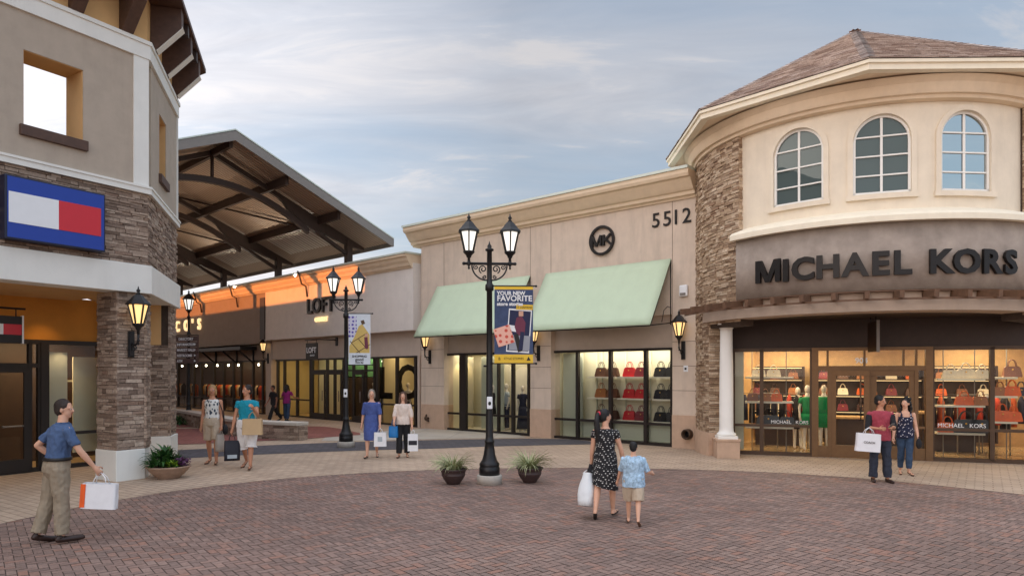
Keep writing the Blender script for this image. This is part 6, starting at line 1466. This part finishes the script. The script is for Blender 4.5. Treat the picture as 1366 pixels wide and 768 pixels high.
    clothes(dict(top=topp,legs=legs,skirt=skirt,shoes=shoes,sleeves=sleeves,at=at,J=J,g=g_,h=h))
    Mw=Matrix.Translation(Vector((pos[0],pos[1],.006)))@Matrix.Rotation(rz,4,'Z')
    return {n:(Mw@v if isinstance(v,Vector) else [Mw@q for q in v[:3]]) for n,v in J.items()},g_
def shopping_bag(top,w_,h_,d_,rz,mat,label,group='shopping bags carried by people',handle=.12,fold=None,stripe=None,words=None,wmat=None,slump=0,hm=None,tilt=0):
    """paper or cloth carrier whose handles end at 'top' (the hand)"""
    g_=thing('shopping_bag',label,'bag',top,rz,group); g_.rotation_euler=(0,R(tilt),rz)
    mb=MB(); rr=random.Random(int(abs(top[0]*100)))
    n=10; vs=[]; z0=-handle-h_; 
    for j in range(7):
        v=j/6; z=z0+h_*v; tap=1-.04*v; bulge=slump*math.sin(math.pi*min(1,v*1.1))
        for i in range(24):
            t=2*math.pi*i/24; cx_,sy_=math.cos(t),math.sin(t); p=.25 if not slump else .6
            sx_=(abs(cx_)**p)*(1 if cx_>0 else -1); sy2=(abs(sy_)**p)*(1 if sy_>0 else -1); jt=1+rr.uniform(-.012,.012)*(1+4*slump)
            vs.append((sx_*w_/2*tap*jt*(1+bulge*.25),sy2*d_/2*jt*(1-.35*v*(slump>0)+bulge),z))
    fs=[(j*24+i,j*24+(i+1)%24,(j+1)*24+(i+1)%24,(j+1)*24+i) for j in range(6) for i in range(24)]+[tuple(range(23,-1,-1))]
    mb.add(vs,fs,0,bool(slump)); mb.build('bag_body',mat,g_)
    for y in(-d_*.42,d_*.42):
        mb=MB(); mb.tube([(-w_*.2,y,-handle-.01),(-w_*.14,y*.6,-handle*.45),(0,y*.25,0),(w_*.14,y*.6,-handle*.45),(w_*.2,y,-handle-.01)],.006,6); mb.build('bag_handle',hm or mat,g_)
    if stripe:
        mb=MB(); a,b,za,zb,m_=stripe; mb.box(a*w_,b*w_,-d_/2*1.03-.004,-d_/2*1.03-.001,z0+za*h_,z0+zb*h_); mb.build('colour_stripe',m_,g_)
    if words:
        mb=MB(); s_,sz,zz_=words; addtext(mb,Matrix.Translation((0,-d_/2*1.03-.006,z0+zz_*h_))@FACE,s_,sz,ext=.001,off=.002); mb.build('printed_word',wmat or M['letters'],g_)
    return g_
paper=lambda n,c:plain(n,c,.7,var=.04,scale=6,bstr=.08,bscale=40)
BGW=paper('white paper bag',srgb(236,236,238)); BGK=paper('kraft paper bag',srgb(196,166,126)); BGN=plain('navy shopping bag',srgb(24,26,40),.5,var=.1,bstr=.05); BGG=plain('grey plastic bag',srgb(170,160,150),.5,var=.1,bstr=.2,bscale=25); BGO=plain('orange print',srgb(240,96,30),.6,bstr=0); BGB=plain('blue bag',srgb(20,120,190),.5,bstr=.1)
CL={'polo':fab('slate blue polo cloth',srgb(70,92,128),.12),'khaki':fab('khaki cloth',srgb(150,136,116),.1),'brownsh':plain('brown leather shoe',srgb(52,34,28),.45,bstr=.05),'beigesh':fab('beige cotton',srgb(190,172,150),.06),'teal':fab('teal cloth',srgb(14,138,160),.08),'white':fab('white cotton',srgb(226,222,220),.04),'bluedress':fab('denim blue dress cloth',srgb(70,88,148),.16),'cream':fab('cream knit',srgb(224,208,196),.05),'blackp':fab('black trousers cloth',srgb(26,25,28)),'maroon':fab('maroon shirt',srgb(160,62,76),.12),'denim':fab('dark denim',srgb(44,50,64),.25),'denim2':fab('blue denim',srgb(50,70,96),.3),'magenta':fab('magenta shirt',srgb(146,34,110),.1),'sand':plain('sandal leather',srgb(92,62,44),.6,bstr=.05),'blacksh':plain('black shoe',srgb(28,26,26),.5,bstr=.05),'belt':plain('black belt',srgb(24,22,22),.5,bstr=0),'dressdot':spots('black dress with white dashes',srgb(24,23,26),srgb(206,204,200),24,.24,(1,1,1.5),(.3,.2,.5)),'tank':spots('white top with dark print',srgb(226,224,218),srgb(62,74,88),17,.36,(1,1,.6),rnd=.9),'floral':spots('navy floral camisole',srgb(28,32,58),srgb(206,200,206),20,.22,rnd=1.0),'plaid':plain('pale blue plaid cotton',srgb(164,192,214),.85,var=.4,scale=26,bscale=80,bstr=.3)}
def belt(c):
    b=MB(); at,h=c['at'],c['h']; b.loft([(at(.044),.115*h,.089*h),(at(.066),.112*h,.086*h)],24); b.build('belt',CL['belt'],c['g'])
# 1 man striding in on the left
def d1(c): c['top'](CL['polo'],'polo_shirt',lo=.048,sleeve=.72,slack=.011,wr=.008); c['legs'](CL['khaki'],'trousers',1.97,.014,.032,.007,.05); c['shoes'](CL['brownsh']); belt(c); b=MB(); at,h=c['at'],c['h']; b.loft([(at(.292),.056*h,.05*h),(at(.312),.043*h,.044*h),(at(.318),.041*h,.042*h),(at(.296),.05*h,.045*h)],20); b.build('collar',CL['polo'],c['g'])
W1,_=person('man in a slate blue polo shirt and khaki trousers striding right with a white bag',(-5.93,8.98),R(140),1.80,'m',dict(lean=7,legL=(-8,8,2,15),legR=(3,3,2,0),armL=(-40,26,84,-10),armR=(24,17,12,5),yaw=-40,curl=1.2,fat=.97),'light',('short','dark'),d1,.007)
hb=W1['handR']; shopping_bag((hb.x+.02,hb.y,hb.z+.02),.43,.33,.13,R(8),BGW,'white paper bag with an orange edge held by the man in the blue polo',handle=.14,stripe=(-.5,-.36,.05,.97,BGO),tilt=4)
# 2 woman in printed tank top
def d2(c): c['top'](CL['tank'],'tank_top',lo=-.03,sleeve=0,slack=.010,neck=.292); c['legs'](CL['beigesh'],'shorts',.92,.016,.05,.004); c['shoes'](CL['sand'],'sandal','sandal')
W2,_=person('woman in a printed white sleeveless top and beige shorts walking beside the urn planter',(-7.27,16.75),R(8),1.86,'f',dict(lean=2,legL=(12,8,2,0),legR=(-8,10,2,16),armL=(6,7,14,3),armR=(-6,8,16,5),yaw=8),'tan',('bob','blonde'),d2,.008)
hb=W2['handL']; shopping_bag((hb.x,hb.y,hb.z+.03),.22,.42,.14,R(70),BGG,'small grey plastic bag held by the woman in the printed white top',handle=.1,slump=.25)
g_=thing('shoulder_bag','dark shoulder bag hanging at the side of the woman in the printed white top','handbag',W2['armL'][0]+Vector((.03,0,.04)),R(20)); mb=MB(); mb.tube([(-.08,0,.03),(0.02,-.10,-.25),(.06,-.05,-.62)],.012,6); mb.tube([(-.08,0,.03),(0.04,.10,-.25),(.06,.05,-.62)],.012,6); mb.build('strap',M['f_black'],g_); mb=MB(); mb.ell((.08,0,-.72),(.07,.15,.13)); mb.build('bag_body',M['f_black'],g_)
# 3 person in teal
def d3(c): c['top'](CL['teal'],'blouse',lo=-.045,sleeve=.38,slack=.016,wr=.007,neck=.296); c['legs'](CL['white'],'cropped_trousers',1.12,.028,.05,.006); c['shoes'](CL['sand'],'sandal','sandal')
W3,_=person('person in a teal blouse and white cropped trousers carrying a kraft bag',(-6.12,15.95),R(4),1.88,'f',dict(lean=1,legL=(14,6,2,0),legR=(-10,22,2,30),armL=(30,14,95,-4),armR=(0,14,10,10),yaw=-38,curl=1.1,sh=1.04),'tan',('tied','dark'),d3,.008)
e3=W3['armL'][1].lerp(W3['armL'][2],.55); shopping_bag((e3.x-.04,e3.y-.05,e3.z),.44,.36,.15,R(6),BGK,'kraft paper bag hanging from the forearm of the person in teal',handle=.16)
hb=W3['handR']; shopping_bag((hb.x,hb.y,hb.z+.02),.34,.46,.12,R(25),BGN,'large navy bag hanging low from the hand of the person in teal',handle=.16,slump=.1,stripe=(-.3,.3,.12,.3,M['f_pale']))
# 4 woman in blue dress
def d4(c): c['top'](CL['bluedress'],'dress_bodice',lo=.0,sleeve=.95,slack=.010,neck=.292); c['skirt'](CL['bluedress'],.27,'dress_skirt',.010,.115,.09); c['shoes'](CL['blacksh'],'shoe','sandal')
W4,_=person('woman with short grey hair in a denim blue dress carrying a white bag',(-3.66,18.0),R(4),1.73,'f',dict(lean=1,legL=(-10,18,1,26),legR=(12,4,1,0),armL=(10,9,16,3),armR=(-8,10,12,8),yaw=4),'light',('bob','grey'),d4,.008)
hb=W4['handL']; shopping_bag((hb.x+.03,hb.y,hb.z+.02),.32,.36,.12,R(5),BGW,'white paper bag held by the woman in the blue dress',handle=.11,stripe=(-.18,.18,.35,.7,M['f_pale']))
# 5 woman in cream top
def d5(c): c['top'](CL['cream'],'knit_top',lo=-.03,sleeve=1.05,slack=.020,wr=.006,neck=.292); c['legs'](CL['blackp'],'trousers',1.95,.012,.034,.006); c['shoes'](CL['sand'],'shoe','sandal')
W5,_=person('woman with long brown hair in a cream top and black trousers',(-2.86,18.1),R(4),1.67,'f',dict(lean=1,legL=(-4,6,1,8),legR=(6,3,1,0),armL=(8,12,10,4),armR=(16,10,40,-2),yaw=2),'light',('long','brown'),d5,.008)
hb=W5['handL']; shopping_bag((hb.x+.04,hb.y,hb.z+.02),.27,.44,.12,R(6),BGW,'white bag with a navy patch held by the woman in the cream top',handle=.12,stripe=(-.4,.4,.36,.62,BGN))
hb=W5['armR'][1]; g_=shopping_bag((hb.x-.02,hb.y-.05,hb.z-.05),.24,.30,.13,R(-10),BGB,'bright blue bag hanging at the elbow of the woman in the cream top',handle=.2,slump=.15)
# 6, 7 couple in the distance
def d6(c): c['top'](M['f_black'],'shirt',sleeve=.6,slack=.014); c['legs'](CL['blackp'],'trousers',1.95,.014,.034); c['shoes'](CL['blacksh'])
person('person in all dark clothes mid-stride before the shop row, left of the woman in magenta',(-10.9,31.6),R(-40),1.67,'m',dict(lean=6,legL=(26,6,2,0),legR=(-24,16,2,34),armL=(-10,6,20,2),armR=(14,6,20,2)),'brown',('short','black'),d6,.012)
def d7(c): c['top'](CL['magenta'],'shirt',sleeve=.6,slack=.012); c['legs'](CL['denim2'],'jeans',1.95,.010,.03); c['shoes'](CL['blacksh'])
person('woman with long black hair in a magenta shirt and jeans before the lit shop window',(-10.35,31.7),R(170),1.64,'f',dict(lean=2,legL=(8,4,2,0),legR=(-6,8,2,12),armL=(20,30,60,10),armR=(20,30,60,10)),'tan',('long','black'),d7,.012)
# 8 woman in the dotted dress
def d8(c): c['top'](CL['dressdot'],'dress_bodice',lo=.0,sleeve=.32,slack=.011,neck=.298,wr=.004); c['skirt'](CL['dressdot'],.30,'dress_skirt',.013,.125,.10,sk=.28); c['shoes'](CL['blacksh'],'shoe','sandal')
W8,_=person('woman with a long ponytail in a white dotted black dress walking beside a boy',(1.42,10.52),R(163),1.60,'f',dict(lean=1,legL=(-14,14,2,30),legR=(12,4,2,0),armL=(4,9,8,6),armR=(12,16,8,8),yaw=-48,curl=1.1),'light',('ponytail','black'),d8,.007)
hb=W8['handL']; g_=shopping_bag((hb.x-.03,hb.y-.03,hb.z+.03),.32,.50,.22,R(60),plain('white plastic bag',srgb(226,230,232),.45,var=.05,bstr=.3,bscale=18),'bulging white plastic bag held by the woman in the dotted dress',handle=.06,slump=.35,stripe=(.05,.35,.3,.6,M['f_pale']),tilt=14)
g_=thing('jacket','black folded jacket draped over the hand of the woman in the dotted dress','jacket',(hb.x,hb.y-.02,hb.z+.1),R(40)); mb=MB(); mb.loft([((0,.02,-.42),.05,.04),((.01,0,-.3),.1,.06),((0,0,-.1),.09,.06),((0,0,.02),.05,.04)],14); remesh(mb,'jacket_cloth',M['f_black'],g_,.008,2,.012,20)
# 9 boy
def d9(c): c['top'](CL['plaid'],'shirt',lo=-.075,sleeve=.95,slack=.030,wr=.010); c['legs'](CL['beigesh'],'shorts',.98,.024,.06,.006); c['shoes'](CL['sand'],'sandal','sandal')
person('small boy in a pale blue shirt and beige shorts seen from behind',(1.77,10.05),R(168),1.17,'m',dict(lean=2,legL=(12,4,2,0),legR=(-16,16,2,34),armL=(16,18,12,14),armR=(10,24,66,16),yaw=-6,fat=1.12),'light',('short','black'),d9,.007)
# 10, 11 couple by the tower
def d10(c): c['top'](CL['maroon'],'shirt',lo=-.05,sleeve=.12,slack=.020,neck=.30); c['sleeves'](M['f_black'],.12,1.25); c['legs'](CL['denim'],'jeans',1.97,.012,.034,.008,.035); c['shoes'](CL['brownsh'])
W10,_=person('man in a maroon shirt with black sleeves and dark jeans holding a phone',(7.50,14.05),R(-12),1.72,'m',dict(lean=1,legL=(3,2,4,0),legR=(0,2,4,0),armL=(24,6,72,-24),armR=(14,12,76,-34),yaw=58,pitch=6,curl=1.4),'tan',('short','black'),d10,.0075)
fa=W10['armR'][1].lerp(W10['armR'][2],.45); shopping_bag((fa.x-.12,fa.y-.10,fa.z+.02),.47,.36,.12,R(-6),BGW,'white paper bag hanging from the forearm of the man in the maroon shirt',handle=.12,words=('COACH',.06,.46),wmat=plain('grey print',srgb(120,116,116),.7,bstr=0),tilt=4)
hb=W10['handL']; g_=thing('phone','small pale phone in the hand of the man in the maroon shirt','phone',(hb.x,hb.y-.03,hb.z+.03),R(20)); g_.rotation_euler=(R(50),0,R(20)); mb=MB(); mb.box(-.035,.035,-.005,.005,-.06,.07); mb.build('phone_body',M['fascia'],g_,bevel=.004); mb=MB(); mb.box(-.03,.03,-.0065,-.005,-.05,.06); mb.build('phone_screen',plain('phone glass',srgb(60,66,76),.15,bstr=0),g_)
def d11(c): c['top'](CL['floral'],'camisole',lo=-.055,sleeve=0,slack=.012,neck=.25,strap='thin'); c['legs'](CL['denim2'],'jeans',1.9,.008,.026,.006); c['shoes'](CL['sand'],'sandal','sandal')
W11,_=person('woman with curly black hair in a navy floral camisole and jeans walking beside the man',(8.55,15.0),R(-16),1.60,'f',dict(lean=1,legL=(12,14,-3,10),legR=(-6,6,-2,14),armL=(2,10,16,6),armR=(4,12,10,8),yaw=-34),'light',('curly','black'),d11,.0075)
hb=W11['handL']; g_=thing('wrist_bag','small black clutch bag at the hip of the woman in the floral camisole','handbag',(hb.x,hb.y-.02,hb.z+.05),R(20)); mb=MB(); mb.ell((0,0,-.06),(.07,.05,.11)); mb.build('bag_body',M['f_black'],g_); mb=MB(); mb.tube([(-.04,0,.02),(0,0,.09),(.04,0,.02)],.008,6); mb.build('bag_handle',M['f_black'],g_)
